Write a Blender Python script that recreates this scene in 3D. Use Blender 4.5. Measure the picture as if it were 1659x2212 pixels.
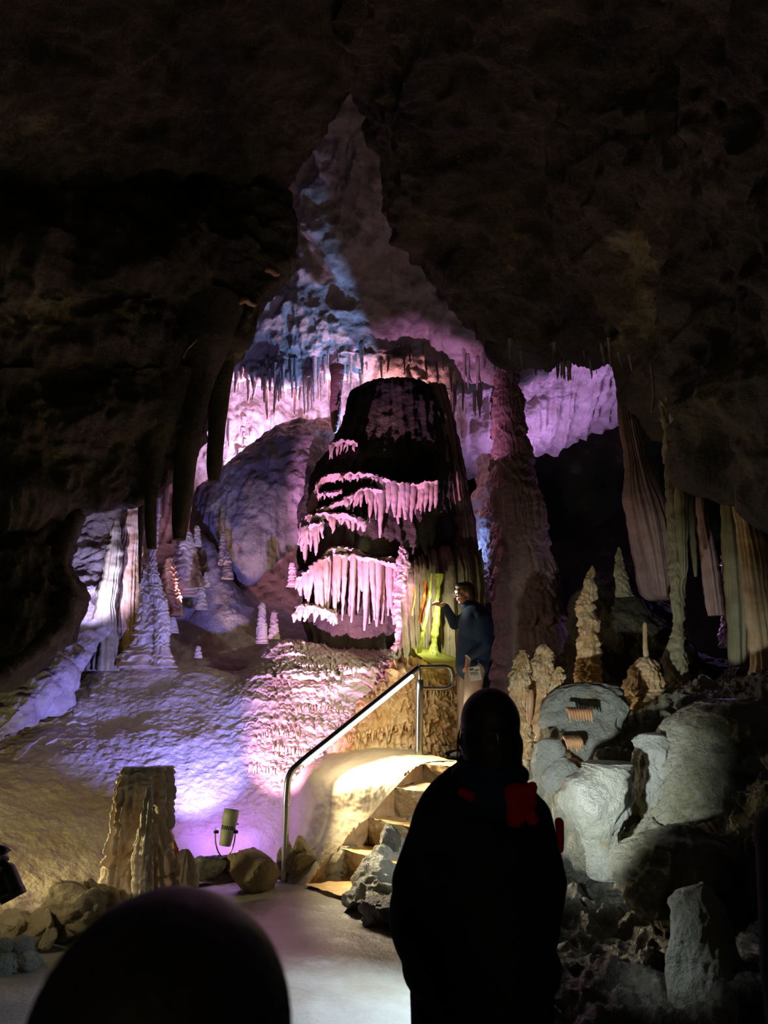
import bpy, bmesh, math, random
import numpy as np
from mathutils import Vector, Matrix
from math import sin, cos, tan, radians, pi

for _o in list(bpy.data.objects):
    bpy.data.objects.remove(_o)
SC = bpy.context.scene
COL = SC.collection

# ------------------------------------------------------------------ camera, world, exposure
PITCH = radians(13.3); FPX = 1660.0; CAMZ = 1.6
cam = bpy.data.cameras.new('camera'); camo = bpy.data.objects.new('camera', cam); COL.objects.link(camo)
cam.sensor_fit = 'VERTICAL'; cam.sensor_height = 36; cam.lens = FPX / 2212 * 36
camo.location = (0, 0, CAMZ); camo.rotation_euler = (pi / 2 + PITCH, 0, 0)
cam.clip_start = .05; cam.clip_end = 200
cam.dof.use_dof = True; cam.dof.focus_distance = 8.5; cam.dof.aperture_fstop = 5.5
SC.camera = camo
SC.view_settings.view_transform = 'Standard'; SC.view_settings.look = 'None'
SC.view_settings.gamma = 1; SC.view_settings.use_curve_mapping = False
SC.view_settings.exposure = 0.0
SC.cycles.use_denoising = True
SC.cycles.max_bounces = 5; SC.cycles.diffuse_bounces = 3
SC.cycles.sample_clamp_indirect = 4
w = bpy.data.worlds.new('world'); SC.world = w; w.use_nodes = True
w.node_tree.nodes['Background'].inputs[0].default_value = (.35, .35, .60, 1)
w.node_tree.nodes['Background'].inputs[1].default_value = .012

def D(px, py):
    u = (1106 - py) / FPX
    return ((px - 829.5) / FPX, cos(PITCH) - u * sin(PITCH), sin(PITCH) + u * cos(PITCH))
def P(px, py, Y):            # point on the sight line of a pixel at world depth Y
    d = D(px, py); t = Y / d[1]
    return Vector((t * d[0], Y, CAMZ + t * d[2]))
def F(px, py, z=0):          # point where that sight line meets height z
    d = D(px, py); t = (z - CAMZ) / d[2]
    return Vector((t * d[0], t * d[1], z))

def light(kind, loc, target, energy, color, angle=60, blend=.5, size=.03, name='lamp_light', sx=None):
    l = bpy.data.lights.new(name, kind); l.energy = energy; l.color = color
    if kind == 'SPOT':
        l.spot_size = radians(angle); l.spot_blend = blend; l.shadow_soft_size = size
    elif kind == 'POINT':
        l.shadow_soft_size = size
    else:
        l.shape = 'RECTANGLE'; l.size = sx or size; l.size_y = size
    o = bpy.data.objects.new(name, l); COL.objects.link(o); o.location = loc
    if target is not None:
        o.rotation_euler = (Vector(target) - Vector(loc)).to_track_quat('-Z', 'Y').to_euler()
    return o

BLUE = (.30, .30, 1.0); VIOLET = (.52, .30, 1.0); PINK = (1.0, .28, .80); WARM = (1.0, .84, .55); COOL = (.80, .93, 1.0)
LR = P(498, 1752, 7.30)
# floodlight on the mound: violet-blue wash and pink beams
light('SPOT', LR + Vector((-.02, .0, .03)), P(335, 1490, 8.9), 520, (.20, .21, 1.0), 92, .9, .03, 'flood_blue')
light('SPOT', LR + Vector((.04, 0, .03)), P(655, 1560, 8.6), 440, (1.0, .42, .90), 58, .8, .015, 'flood_pink')
light('SPOT', LR + Vector((-.02, .02, .0)), P(500, 1790, 7.8), 42, (.34, .14, 1.0), 150, 1, .03, 'flood_spill')
light('SPOT', LR + Vector((.04, 0, .05)), P(762, 1245, 9.8), 1350, (.92, .38, .98), 34, .3, .012, 'face_pink')
# hidden lamps behind the hanging bulge and the shelf, washing vault and far wall
light('SPOT', P(590, 1050, 13.2), P(620, 830, 14.4), 1050, (.66, .46, 1.0), 150, .8, .05, 'vault_violet')
light('SPOT', P(640, 1040, 13.0), P(600, 800, 12.6), 1100, (1.0, .34, .46), 90, .8, .05, 'vault_pink')
light('SPOT', P(765, 1000, 11.35), P(640, 640, 11.5), 350, (.22, .40, 1.0), 70, 1, .05, 'vault_blue')
light('SPOT', P(600, 1398, 9.9), P(650, 610, 11.4), 2300, (.26, .40, 1.0), 31, .9, .04, 'vault_blue_beam')
light('SPOT', P(850, 960, 11.5), P(800, 740, 11.8), 260, (1.0, .42, .50), 120, .9, .05, 'vault_salmon')
light('SPOT', P(205, 1310, 9.0), P(190, 1150, 11.2), 230, (.48, .44, 1.0), 96, .9, .04, 'left_violet')
light('SPOT', P(400, 1300, 10.6), P(330, 1140, 10.2), 140, (.85, .42, .95), 84, .9, .04, 'left_pink')
light('SPOT', P(480, 1425, 10.4), P(560, 1090, 11.4), 60, (1.0, .62, .50), 60, 1, .05, 'bulge_amber')
light('SPOT', P(1215, 1120, 12.4), P(1190, 830, 13.2), 420, (.60, .34, 1.0), 110, .9, .05, 'right_violet')
light('POINT', P(1010, 1180, 11.9), None, 12, (.22, .36, 1.0), size=.04, name='column_blue')
light('POINT', P(1545, 1290, 11.2), None, 30, (.55, .35, 1.0), size=.04, name='far_violet')
# house lamps, then added fill lights
light('SPOT', P(-60, 1830, 5.0), F(60, 2060), 60, WARM, 120, .8, .05, 'left_lamp')
light('SPOT', P(-150, 1790, 6.15), P(290, 1790, 6.3), 95, (1.0, .86, .42), 88, .9, .06, 'left_wall_lamp')
light('SPOT', (.60, 4.7, 1.0), F(700, 2200), 200, (.60, .80, 1.0), 84, .9, .03, 'floor_lamp')
light('SPOT', (.55, 5.2, 1.05), P(900, 1800, 6.9), 110, (.90, .96, 1.0), 40, .8, .03, 'bank_lamp')
light('SPOT', (.42, 3.5, .9), P(1290, 1650, 5.6), 300, (.84, .95, 1.0), 50, .9, .03, 'right_lamp')
light('SPOT', (.5, 3.3, .9), P(1520, 2080, 3.4), 9, (.84, .95, 1.0), 56, 1, .03, 'slab_fill')  # added spot that only brightens the pale slab
light('SPOT', P(-330, 1850, 5.0), P(60, 1760, 7.0), 85, (.95, .86, .34), 84, .9, .06, 'left_mound_fill')  # added yellowish fill for the left side of the mound
light('POINT', (-.6, -2.5, 2.2), None, 14, (1, .88, .30), size=.15, name='back_fill')  # invented dim fill behind the camera, lifts ceiling and left wall

# ------------------------------------------------------------------ noise
_rs = np.random.RandomState(7)
_PERM = np.concatenate([_rs.permutation(256)] * 3).astype(np.int32)
_G = _rs.normal(size=(256, 3)); _G /= np.linalg.norm(_G, axis=1)[:, None]
def noise(p):
    p = np.asarray(p, float); s = p.shape[:-1]; p = p.reshape(-1, 3)
    i = np.floor(p).astype(np.int64); f = p - i; i &= 255
    u = f * f * f * (f * (f * 6 - 15) + 10)
    out = 0
    for dx in (0, 1):
        wx = u[:, 0] if dx else 1 - u[:, 0]
        a = _PERM[(i[:, 0] + dx) & 255]
        for dy in (0, 1):
            wy = u[:, 1] if dy else 1 - u[:, 1]
            b = _PERM[a + ((i[:, 1] + dy) & 255)]
            for dz in (0, 1):
                wz = u[:, 2] if dz else 1 - u[:, 2]
                g = _G[_PERM[b + ((i[:, 2] + dz) & 255)]]
                d = (g * (f - np.array([dx, dy, dz]))).sum(1)
                out = out + wx * wy * wz * d
    return (out * 1.6).reshape(s)
def fbm(p, oc=4, gain=.5, ridge=False):
    a = 1; t = 0; q = np.asarray(p, float)
    for k in range(oc):
        n = noise(q + k * 17.3)
        t = t + a * ((1 - 2 * np.abs(n)) if ridge else n); a *= gain; q = q * 2.03
    return t
def sc(p, x, y=None, z=None):
    return p * np.array([x, x if y is None else y, x if z is None else z])
def tiers(p, arc, th=.16, amp=.05, teeth=.35, tf=14., warp=.5, seed=0):
    """flowstone ledges: each sheds a fringe of drips over the next"""
    q = np.stack([arc * tf, p[..., 2] * .8, p[..., 0] * 0 + seed], -1)
    tn = np.clip(noise(q) * 1.4 + .3, 0, 1) ** 1.3
    s = p[..., 2] / th + warp * fbm(sc(p, 1.3, 1.3, .9) + seed, 2) * 2 + teeth * tn
    k = np.floor(s); fr = s - k
    h = noise(np.stack([k * 3.7 + seed, k * 1.3, arc * .7], -1)) * .8 + .8
    prof = np.minimum(fr / .07, 1) * (1 - fr) ** .8
    col = .8 + .35 * noise(np.stack([arc * tf * 1.3, p[..., 2] * 1.0, p[..., 1] * 0 + seed + 5], -1))
    return amp * h * prof * col
def flutes(p, arc, f=8., amp=.04, seed=0, wob=.25):
    q = np.stack([arc * f + wob * noise(sc(p, .8) + seed), p[..., 2] * .25, arc * 0 + seed], -1)
    return amp * (1 - 2.4 * np.abs(noise(q)))

# ------------------------------------------------------------------ mesh helpers
def mk(name, V, Fc, mat, parent=None):
    V = np.asarray(V, np.float32).reshape(-1, 3); Fc = np.asarray(Fc, np.int32)
    me = bpy.data.meshes.new(name); n, m = len(Fc), Fc.shape[1]
    me.vertices.add(len(V)); me.vertices.foreach_set('co', V.ravel())
    me.loops.add(n * m); me.loops.foreach_set('vertex_index', Fc.ravel())
    me.polygons.add(n); me.polygons.foreach_set('loop_start', np.arange(0, n * m, m, dtype=np.int32))
    me.polygons.foreach_set('use_smooth', np.ones(n, bool))
    me.update(calc_edges=True); me.validate()
    me.materials.append(mat)
    o = bpy.data.objects.new(name, me); COL.objects.link(o)
    if parent: o.parent = parent
    return o
def bmo(name, bm, mat, parent=None, smooth=True):
    me = bpy.data.meshes.new(name); bm.to_mesh(me); bm.free()
    for f in me.polygons: f.use_smooth = smooth
    me.materials.append(mat); o = bpy.data.objects.new(name, me); COL.objects.link(o)
    if parent: o.parent = parent
    return o
def tag(o, label, cat, group=None, kind=None):
    o['label'] = label; o['category'] = cat
    if group: o['group'] = group
    if kind: o['kind'] = kind
    return o
def struct(o, label=None):
    o['kind'] = 'structure'
    if label: o['label'] = label
    return o
def empty(name, loc, label, cat, group=None):
    o = bpy.data.objects.new(name, None); COL.objects.link(o); o.location = loc; o.empty_display_size = .1
    return tag(o, label, cat, group)
def adopt(o, parent):          # parent keeping world place (parent has only a location)
    o.parent = parent; o.matrix_parent_inverse = Matrix.Translation(parent.location).inverted(); return o
def grid_faces(nv, nu, wrap=False):
    i = np.arange(nv - 1)[:, None]; j = np.arange(nu if wrap else nu - 1)[None]
    j2 = (j + 1) % nu
    a = i * nu + j; b = i * nu + j2; c = (i + 1) * nu + j2; d = (i + 1) * nu + j
    return np.stack([a, b, c, d], -1).reshape(-1, 4)
def crw(n, K):                 # Catmull-Rom weights: n samples over K control points
    t = np.linspace(0, K - 1, n); k = np.clip(np.floor(t).astype(int), 0, K - 2); f = t - k
    W = np.zeros((n, K))
    ws = [-.5 * f + f * f - .5 * f ** 3, 1 - 2.5 * f * f + 1.5 * f ** 3, .5 * f + 2 * f * f - 1.5 * f ** 3, -.5 * f * f + .5 * f ** 3]
    for o_, w_ in zip((-1, 0, 1, 2), ws):
        np.add.at(W, (np.arange(n), np.clip(k + o_, 0, K - 1)), w_)
    return W
def normals(G, wrap=False):
    du = np.gradient(G, axis=1); dv = np.gradient(G, axis=0)
    if wrap: du = (np.roll(G, -1, 1) - np.roll(G, 1, 1)) / 2
    n = np.cross(du, dv); n /= np.linalg.norm(n, axis=-1)[..., None] + 1e-9
    return n
def patch(name, rows, nv, nu, mat, disp=None, world=False, parent=None):
    C = np.array([[list(c) if world else list(P(*c)) for c in r] for r in rows], float)
    G = np.einsum('vi,uj,ijk->vuk', crw(nv, C.shape[0]), crw(nu, C.shape[1]), C)
    n = normals(G)
    cp = np.array([0, 0, CAMZ])
    if ((cp - G) * n).sum(-1).mean() < 0: n = -n; flip = True
    else: flip = False
    if disp is not None:
        U, Vv = np.meshgrid(np.linspace(0, 1, nu), np.linspace(0, 1, nv))
        G = G + n * disp(G, U, Vv)[..., None]
    Fc = grid_faces(nv, nu)
    if flip: Fc = Fc[:, ::-1]
    o = mk(name, G, Fc, mat, parent)
    return o, G
def rockd(big=.18, bs=.7, fine=.03, fs=5., ridge=.0, seed=0.):
    def f(p, U, V):
        d = big * fbm(sc(p, bs) + seed, 3) + fine * fbm(sc(p, fs) + seed, 3)
        if ridge: d = d + ridge * fbm(sc(p, bs * 2.2) + seed, 3, ridge=True)
        return d
    return f
def spine(name, pts, mat, Y=None, nv=120, nu=72, dr=.8, disp=None, parent=None, world=False, closed=True):
    """lathe-like body along a spine. pts: (py, cx, halfwidth_px[, Y]) from bottom to top"""
    Z = []
    for q in pts:
        y = q[3] if len(q) > 3 else Y
        c = P(q[1], q[0], y); e = P(q[1] + q[2], q[0], y)
        Z.append([c.x, c.y, c.z, e.x - c.x])
    S = crw(nv, len(Z)) @ np.array(Z); r = np.maximum(S[:, 3], .002)
    a = np.linspace(0, 2 * pi, nu, endpoint=False)
    G = np.stack([S[:, 0, None] + r[:, None] * np.cos(a), S[:, 1, None] + dr * r[:, None] * np.sin(a), np.repeat(S[:, 2, None], nu, 1)], -1)
    nrm = np.stack([np.cos(a)[None].repeat(nv, 0), np.sin(a)[None].repeat(nv, 0), np.zeros((nv, nu))], -1)
    if disp is not None:
        A = a[None].repeat(nv, 0); arc = np.cos(A) * r[:, None] * 1.0 + 0; 
        d = disp(G, A, np.linspace(0, 1, nv)[:, None].repeat(nu, 1))
        d = d * np.minimum(1, r[:, None] / .03)
        G = G + nrm * d[..., None]
    V = G.reshape(-1, 3); Fc = grid_faces(nv, nu, True)
    if (S[-1, 2] < S[0, 2]): Fc = Fc[:, ::-1]
    # caps as slim quads
    c0 = len(V); V = np.vstack([V, G[0].mean(0), G[-1].mean(0)])
    j = np.arange(0, nu, 2); j1 = (j + 1) % nu; j2 = (j + 2) % nu
    cap0 = np.stack([np.full(len(j), c0), j2, j1, j], -1)
    b = (nv - 1) * nu
    cap1 = np.stack([np.full(len(j), c0 + 1), b + j, b + j1, b + j2], -1)
    o = mk(name, V, np.vstack([Fc, cap0, cap1]), mat, parent)
    return o
def stalag(th=.12, amp=.04, teeth=.4, tf=2.2, rough=.015, seed=0., fs=9., fl=0.):
    """drip tiers around a spine; arc measured along the angle on a unit ring"""
    def f(p, A, V):
        ring = np.stack([np.cos(A) * tf, np.sin(A) * tf, p[..., 2] * .7 + seed], -1)
        tn = np.clip(noise(ring) * 1.5 + .3, 0, 1) ** 1.3
        s = p[..., 2] / th + .9 * noise(np.stack([np.cos(A) * 0 + seed, p[..., 2] * 0, p[..., 2] * .8 / th], -1)) + .55 * noise(np.stack([np.cos(A) * 1.6, np.sin(A) * 1.6, p[..., 2] * .6 / th + seed], -1)) + teeth * tn
        k = np.floor(s); fr = s - k
        h = 1 + .8 * noise(np.stack([k * 3.7 + seed, k * 1.3, np.cos(A)], -1))
        d = amp * h * (np.minimum(fr / .12, 1) * (1 - fr) ** .8 - .4) * (.75 + .5 * noise(ring * 1.6 + 3))
        d = d + rough * fbm(sc(p, fs) + seed, 3)
        if fl: d = d + fl * (1 - 2.2 * np.abs(noise(ring * np.array([1.4, 1.4, .3]) + 9)))
        return d
    return f
def tube(name, pts, r, mat, parent=None, nu=12, taper=None, n=40, rough=0, seed=0., smoothpath=True):
    pts = np.array([list(p) for p in pts], float)
    S = crw(n, len(pts)) @ pts if smoothpath and len(pts) > 2 else np.linspace(0, 1, n)[:, None] * (pts[-1] - pts[0]) + pts[0] if len(pts) == 2 else crw(n, len(pts)) @ pts
    R = np.full(n, r) if taper is None else crw(n, len(taper)) @ np.array(taper)
    T = np.gradient(S, axis=0); T /= np.linalg.norm(T, axis=1)[:, None] + 1e-9
    up = np.array([0, 0, 1.]) if abs(T[0, 2]) < .8 else np.array([1., 0, 0])
    B = np.cross(T, up); B /= np.linalg.norm(B, axis=1)[:, None] + 1e-9; N = np.cross(B, T)
    a = np.linspace(0, 2 * pi, nu, endpoint=False)
    G = S[:, None] + R[:, None, None] * (np.cos(a)[None, :, None] * B[:, None] + np.sin(a)[None, :, None] * N[:, None])
    if rough:
        d = fbm(G * 14 + seed, 2) * rough
        G = G + (G - S[:, None]) / (R[:, None, None] + 1e-6) * d[..., None]
    V = np.vstack([G.reshape(-1, 3), S[0], S[-1]]); c0 = n * nu
    j = np.arange(0, nu, 2); b = (n - 1) * nu
    Fc = np.vstack([grid_faces(n, nu, True), np.stack([np.full(len(j), c0), (j + 2) % nu, j + 1, j], -1), np.stack([np.full(len(j), c0 + 1), b + j, b + j + 1, b + (j + 2) % nu], -1)])
    if parent == 'raw': return V, Fc
    return mk(name, V, Fc, mat, parent)
def join_raw(parts):
    V = []; Fs = []; o = 0
    for v, f in parts:
        V.append(v); Fs.append(f + o); o += len(v)
    return np.vstack(V), np.vstack(Fs)

# ------------------------------------------------------------------ materials
def mat(name, c1, c2=None, rough=.6, nscale=3., bump=.4, bscale=30., bdist=.02, c3=None, stretch=1., spec=.5, metal=0., trans=None, sss=0.):
    m = bpy.data.materials.new(name); m.use_nodes = True; t = m.node_tree; b = t.nodes['Principled BSDF']
    b.inputs['Roughness'].default_value = rough; b.inputs['Metallic'].default_value = metal
    b.inputs['Specular IOR Level'].default_value = spec
    b.inputs['Base Color'].default_value = (*c1, 1)
    tc = t.nodes.new('ShaderNodeTexCoord'); mp = t.nodes.new('ShaderNodeMapping'); mp.inputs['Scale'].default_value = (1, 1, stretch)
    t.links.new(tc.outputs['Object'], mp.inputs[0])
    if c2:
        n = t.nodes.new('ShaderNodeTexNoise'); n.inputs['Scale'].default_value = nscale; n.inputs['Detail'].default_value = 6; n.inputs['Roughness'].default_value = .65
        t.links.new(mp.outputs[0], n.inputs['Vector'])
        r = t.nodes.new('ShaderNodeValToRGB'); r.color_ramp.elements[0].position = .38; r.color_ramp.elements[1].position = .62
        r.color_ramp.elements[0].color = (*c1, 1); r.color_ramp.elements[1].color = (*c2, 1)
        if c3:
            e = r.color_ramp.elements.new(.72); e.color = (*c3, 1)
        t.links.new(n.outputs[0], r.inputs[0]); t.links.new(r.outputs[0], b.inputs['Base Color'])
    if bump:
        n1 = t.nodes.new('ShaderNodeTexNoise'); n1.inputs['Scale'].default_value = bscale; n1.inputs['Detail'].default_value = 5; n1.inputs['Roughness'].default_value = .7
        t.links.new(mp.outputs[0], n1.inputs['Vector'])
        bp = t.nodes.new('ShaderNodeBump'); bp.inputs['Strength'].default_value = bump; bp.inputs['Distance'].default_value = bdist
        t.links.new(n1.outputs[0], bp.inputs['Height']); t.links.new(bp.outputs[0], b.inputs['Normal'])
    if sss:
        b.inputs['Subsurface Weight'].default_value = sss; b.inputs['Subsurface Radius'].default_value = (.05, .03, .015); b.inputs['Subsurface Scale'].default_value = .5
    if trans:
        tr = t.nodes.new('ShaderNodeBsdfTranslucent'); tr.inputs[0].default_value = (*trans, 1)
        mx = t.nodes.new('ShaderNodeMixShader'); mx.inputs[0].default_value = .5
        t.links.new(b.outputs[0], mx.inputs[1]); t.links.new(tr.outputs[0], mx.inputs[2])
        t.links.new(mx.outputs[0], t.nodes['Material Output'].inputs[0])
    return m
def emit(name, c, s):
    m = bpy.data.materials.new(name); m.use_nodes = True; b = m.node_tree.nodes['Principled BSDF']
    b.inputs['Base Color'].default_value = (*c, 1); b.inputs['Emission Color'].default_value = (*c, 1); b.inputs['Emission Strength'].default_value = s
    return m
M = dict(
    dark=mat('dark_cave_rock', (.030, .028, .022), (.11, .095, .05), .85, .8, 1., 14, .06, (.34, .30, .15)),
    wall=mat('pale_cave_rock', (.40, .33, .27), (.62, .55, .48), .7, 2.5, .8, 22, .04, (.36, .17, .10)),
    calcite=mat('cream_calcite', (.70, .60, .48), (.60, .45, .30), .42, 3, .45, 45, .012, (.50, .28, .14)),
    sand=mat('smooth_mud_flowstone', (.52, .43, .28), (.40, .31, .19), .6, 2.2, .35, 30, .012, (.56, .48, .33)),
    mound=mat('mound_flowstone', (.62, .54, .44), (.50, .40, .28), .5, 2.2, .75, 34, .02, (.58, .50, .38)),
    gold=mat('golden_flowstone', (.66, .48, .26), (.52, .30, .12), .38, 5, .6, 40, .012, (.75, .62, .42)),
    orange=mat('orange_flowstone', (.38, .16, .06), (.50, .28, .13), .4, 6, .4, 40, .01),
    white=mat('white_wet_calcite', (.50, .50, .43), (.36, .35, .26), .24, 3, 1., 42, .05, (.30, .24, .13)),
    grey=mat('olive_grey_flowstone', (.40, .38, .28), (.24, .22, .13), .3, 3, 1., 34, .05, (.42, .41, .33)),
    olive=mat('olive_mud_ledge', (.36, .31, .17), (.26, .22, .11), .6, 4, .4, 40, .01),
    redcol=mat('reddish_stalagmite', (.34, .20, .17), (.42, .26, .22), .6, 5, .5, 40, .01),
    step=mat('orange_wet_step', (.72, .42, .15), (.80, .58, .28), .45, 7, .7, 55, .01, (.55, .27, .08)),
    riser=mat('ochre_step_riser', (.52, .38, .19), (.42, .27, .11), .6, 9, 1., 40, .03, (.62, .46, .26)),
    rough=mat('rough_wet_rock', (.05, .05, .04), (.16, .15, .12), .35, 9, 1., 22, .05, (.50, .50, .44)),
    rockl=mat('tan_limestone', (.52, .44, .27), (.36, .28, .15), .8, 6, 1., 34, .04, (.60, .52, .36)),
    floor=mat('wet_mud_floor', (.40, .37, .31), (.28, .24, .17), .36, 1.3, .6, 14, .012, (.50, .48, .43)),
    steel=mat('brushed_steel', (.55, .56, .52), None, .28, bump=0, metal=1.),
    lampbody=mat('lamp_enamel', (.46, .50, .38), None, .5, bump=0), black=mat('black_plastic', (.01, .01, .012), None, .4, bump=0),
    cloth=mat('black_jacket', (.028, .025, .034), (.035, .031, .042), .9, 8, .3, 60, .004, spec=.1),
    red=mat('red_fabric', (.75, .015, .03), (.6, .01, .02), .85, 8, .2, 60, .004, spec=.1),
    navy=mat('navy_jacket', (.012, .028, .07), (.02, .045, .10), .8, 8, .4, 40, .006, spec=.2),
    jeans=mat('dark_jeans', (.012, .018, .05), (.02, .028, .07), .9, 10, .2, 80, .003, spec=.1),
    tan=mat('tan_trousers', (.42, .33, .27), (.36, .28, .23), .9, 8, .2, 60, .004, spec=.1),
    skin=mat('skin', (.55, .30, .22), (.60, .35, .26), .55, 10, .1, 60, .002, sss=.1),
    hair=mat('dark_hair', (.012, .009, .008), (.03, .02, .015), .55, 20, .5, 40, .006, stretch=.15),
    bhair=mat('brown_hair', (.05, .03, .018), (.09, .055, .03), .55, 20, .5, 60, .004, stretch=.15),
    paper=mat('white_paper', (.75, .80, .74), None, .8, bump=0), ink=mat('printed_ink', (.05, .09, .08), None, .8, bump=0),
    led=emit('led_strip', (.82, .92, 1.0), 9.), lens=emit('lit_lens', (.8, .6, 1.), .25),
    glow=mat('translucent_yellow_drapery', (.50, .56, .10), (.34, .40, .06), .4, 6, .3, 50, .006, trans=(.75, .8, .12)),
    glowo=mat('translucent_orange_drapery', (.70, .26, .05), (.6, .2, .04), .4, 6, .3, 50, .006, trans=(.9, .30, .05)),
)
rnd = random.Random(3)

# ------------------------------------------------------------------ cave shell
def fd(p, U, V):
    return .022 * fbm(sc(p, .9), 3) + .007 * fbm(sc(p, 6), 2)
fl, _ = patch('floor', [[(x, y, 0) for x in (-5, -2.5, 0, 2.5, 5)] for y in (-4, -1, 2, 4, 6, 8, 11)], 220, 160, M['floor'], fd, world=True)
struct(fl, 'wet trodden mud floor of the cave path')

def fun_d(p, U, V):
    d = .16 * fbm(sc(p, .8) + 3, 4) + .04 * fbm(sc(p, 4) + 1, 3) + .06 * fbm(sc(p, 1.6) + 8, 3, ridge=True)
    return d + (1 - np.clip(V * 3, 0, 1)) * flutes(p, p[..., 0], 6, .07, 2)
vault, VG = patch('ceiling', [
    [(380, 700, 15.5), (500, 690, 15.5), (620, 730, 15), (760, 770, 14.8), (900, 760, 14.5), (1020, 770, 14), (1180, 740, 13.5)],
    [(380, 830, 13.0), (500, 815, 12.8), (620, 825, 12.5), (760, 800, 12.1), (900, 835, 11.9), (1020, 835, 11.6), (1180, 790, 11)],
    [(380, 730, 12.9), (500, 730, 12.6), (620, 762, 12.2), (760, 750, 11.6), (900, 750, 11.4), (1020, 750, 10.9), (1180, 720, 10.3)],
    [(380, 580, 12.6), (500, 590, 12.2), (620, 620, 11.7), (760, 620, 11.0), (900, 610, 10.6), (1020, 620, 10.0), (1180, 600, 9.3)],
    [(400, 430, 12.0), (520, 430, 11.7), (630, 450, 11.0), (760, 450, 10.0), (900, 450, 9.5), (1020, 460, 8.9), (1180, 450, 8.4)],
    [(420, 260, 11.0), (540, 270, 10.6), (650, 290, 10.0), (760, 280, 9.0), (900, 280, 8.5), (1020, 280, 8.1), (1180, 280, 7.7)],
    [(420, 50, 8.5), (540, 50, 8.2), (650, 60, 7.9), (760, 60, 7.5), (900, 60, 7.2), (1020, 60, 7.0), (1180, 60, 6.8)],
    [(420, -300, 5.8), (540, -300, 5.7), (650, -300, 5.5), (760, -300, 5.4), (900, -300, 5.3), (1020, -300, 5.2), (1180, -300, 5.0)]],
    420, 340, M['wall'], fun_d)
struct(vault, 'pale sloping vault above the pink and blue lights')

def c_d(p, U, V):
    return .30 * fbm(sc(p, .6) + 11, 4) + .05 * fbm(sc(p, 4) + 1, 3) + .16 * fbm(sc(p, 1.1) + 5, 3, ridge=True) + .04 * fbm(sc(p, 3.) + 5, 2, ridge=True)
crt, CG = patch('ceiling', [
    [(1110, 730, 13), (1120, 740, 12.5), (1170, 730, 12), (1240, 700, 11.6), (1350, 740, 11), (1430, 830, 10), (1540, 930, 9), (1650, 1000, 8), (1860, 1050, 7)],
    [(1110, 760, 11.5), (1096, 742, 9.9), (1140, 738, 9.6), (1240, 730, 9.2), (1350, 768, 8.5), (1430, 860, 7.8), (1530, 985, 7.0), (1640, 1050, 6.3), (1850, 1100, 5.5)],
    [(1100, 690, 11), (1060, 690, 9.4), (1130, 690, 8.8), (1240, 660, 8.4), (1350, 690, 7.7), (1450, 760, 7), (1560, 850, 6.3), (1680, 900, 5.6), (1880, 950, 5)],
    [(1010, 560, 10.5), (960, 560, 8.9), (1060, 560, 8.2), (1230, 560, 7.6), (1350, 570, 7), (1470, 600, 6.3), (1580, 650, 5.7), (1700, 700, 5.1), (1900, 700, 4.6)],
    [(930, 380, 9.8), (880, 380, 8.2), (980, 380, 7.5), (1240, 380, 6.7), (1370, 400, 6.2), (1480, 430, 5.6), (1600, 450, 5), (1720, 450, 4.6), (1920, 450, 4)],
    [(880, 150, 8.2), (820, 150, 7.0), (950, 150, 6.4), (1250, 150, 5.6), (1400, 150, 5.2), (1520, 170, 4.7), (1640, 180, 4.2), (1760, 180, 3.9), (1980, 180, 3.5)],
    [(760, -60, 5.6), (800, -60, 5.5), (950, -60, 5.2), (1250, -60, 4.6), (1400, -60, 4.2), (1520, -60, 3.8), (1640, -60, 3.4), (1800, -60, 3.1), (2100, -60, 2.8)],
    [(760, -500, 3.6), (800, -500, 3.6), (950, -500, 3.4), (1250, -500, 3.1), (1400, -500, 2.9), (1520, -500, 2.6), (1640, -500, 2.4), (1800, -500, 2.2), (2100, -500, 2.0)]],
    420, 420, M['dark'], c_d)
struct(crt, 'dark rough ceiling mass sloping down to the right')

edge = [(-500, 900), (-250, 870), (0, 830), (150, 760), (250, 690), (330, 632), (400, 601), (480, 609), (560, 619), (605, 600), (655, 556), (750, 520), (800, 465), (900, 430), (1000, 385), (1078, 315), (1092, 200), (1190, 138), (1285, 158), (1360, 130), (1440, 30), (1500, -90)]
rows = []
for i, (y, ex) in enumerate(edge):
    Yr = np.interp(y, [-500, 0, 400, 800, 1085, 1200, 1500], [3.6, 6.0, 7.7, 7.9, 7.8, 7.2, 6.2])
    Yl = np.interp(y, [-500, 0, 400, 800, 1085, 1500], [2.8, 3.8, 4.6, 5.0, 5.0, 5.0])
    r = []
    for f in (0, .25, .5, .75, .92, 1.0):
        r.append((-420 + (ex + 420) * f, y, Yl + (Yr - Yl) * f ** .8))
    r.append((ex - 25, y, Yr + .9)); r.append((ex - 90, y - 30, Yr + 2.0))
    rows.append(r)
rows.append([(a, b - 60, c + 2) for a, b, c in rows[-1]])
def l_d(p, U, V):
    e = np.clip((1 - np.abs(U - .71) * 3), 0, 1)
    return (.28 * fbm(sc(p, .65) + 21, 4) + .12 * fbm(sc(p, 1.5) + 2, 3, ridge=True)) * (1 - .8 * e) + .05 * fbm(sc(p, 4.5) + 4, 3) + .035 * fbm(sc(p, 3.5) + 4, 2, ridge=True)
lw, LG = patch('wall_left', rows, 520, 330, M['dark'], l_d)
struct(lw, 'dark olive overhanging rock wall on the left')

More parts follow.
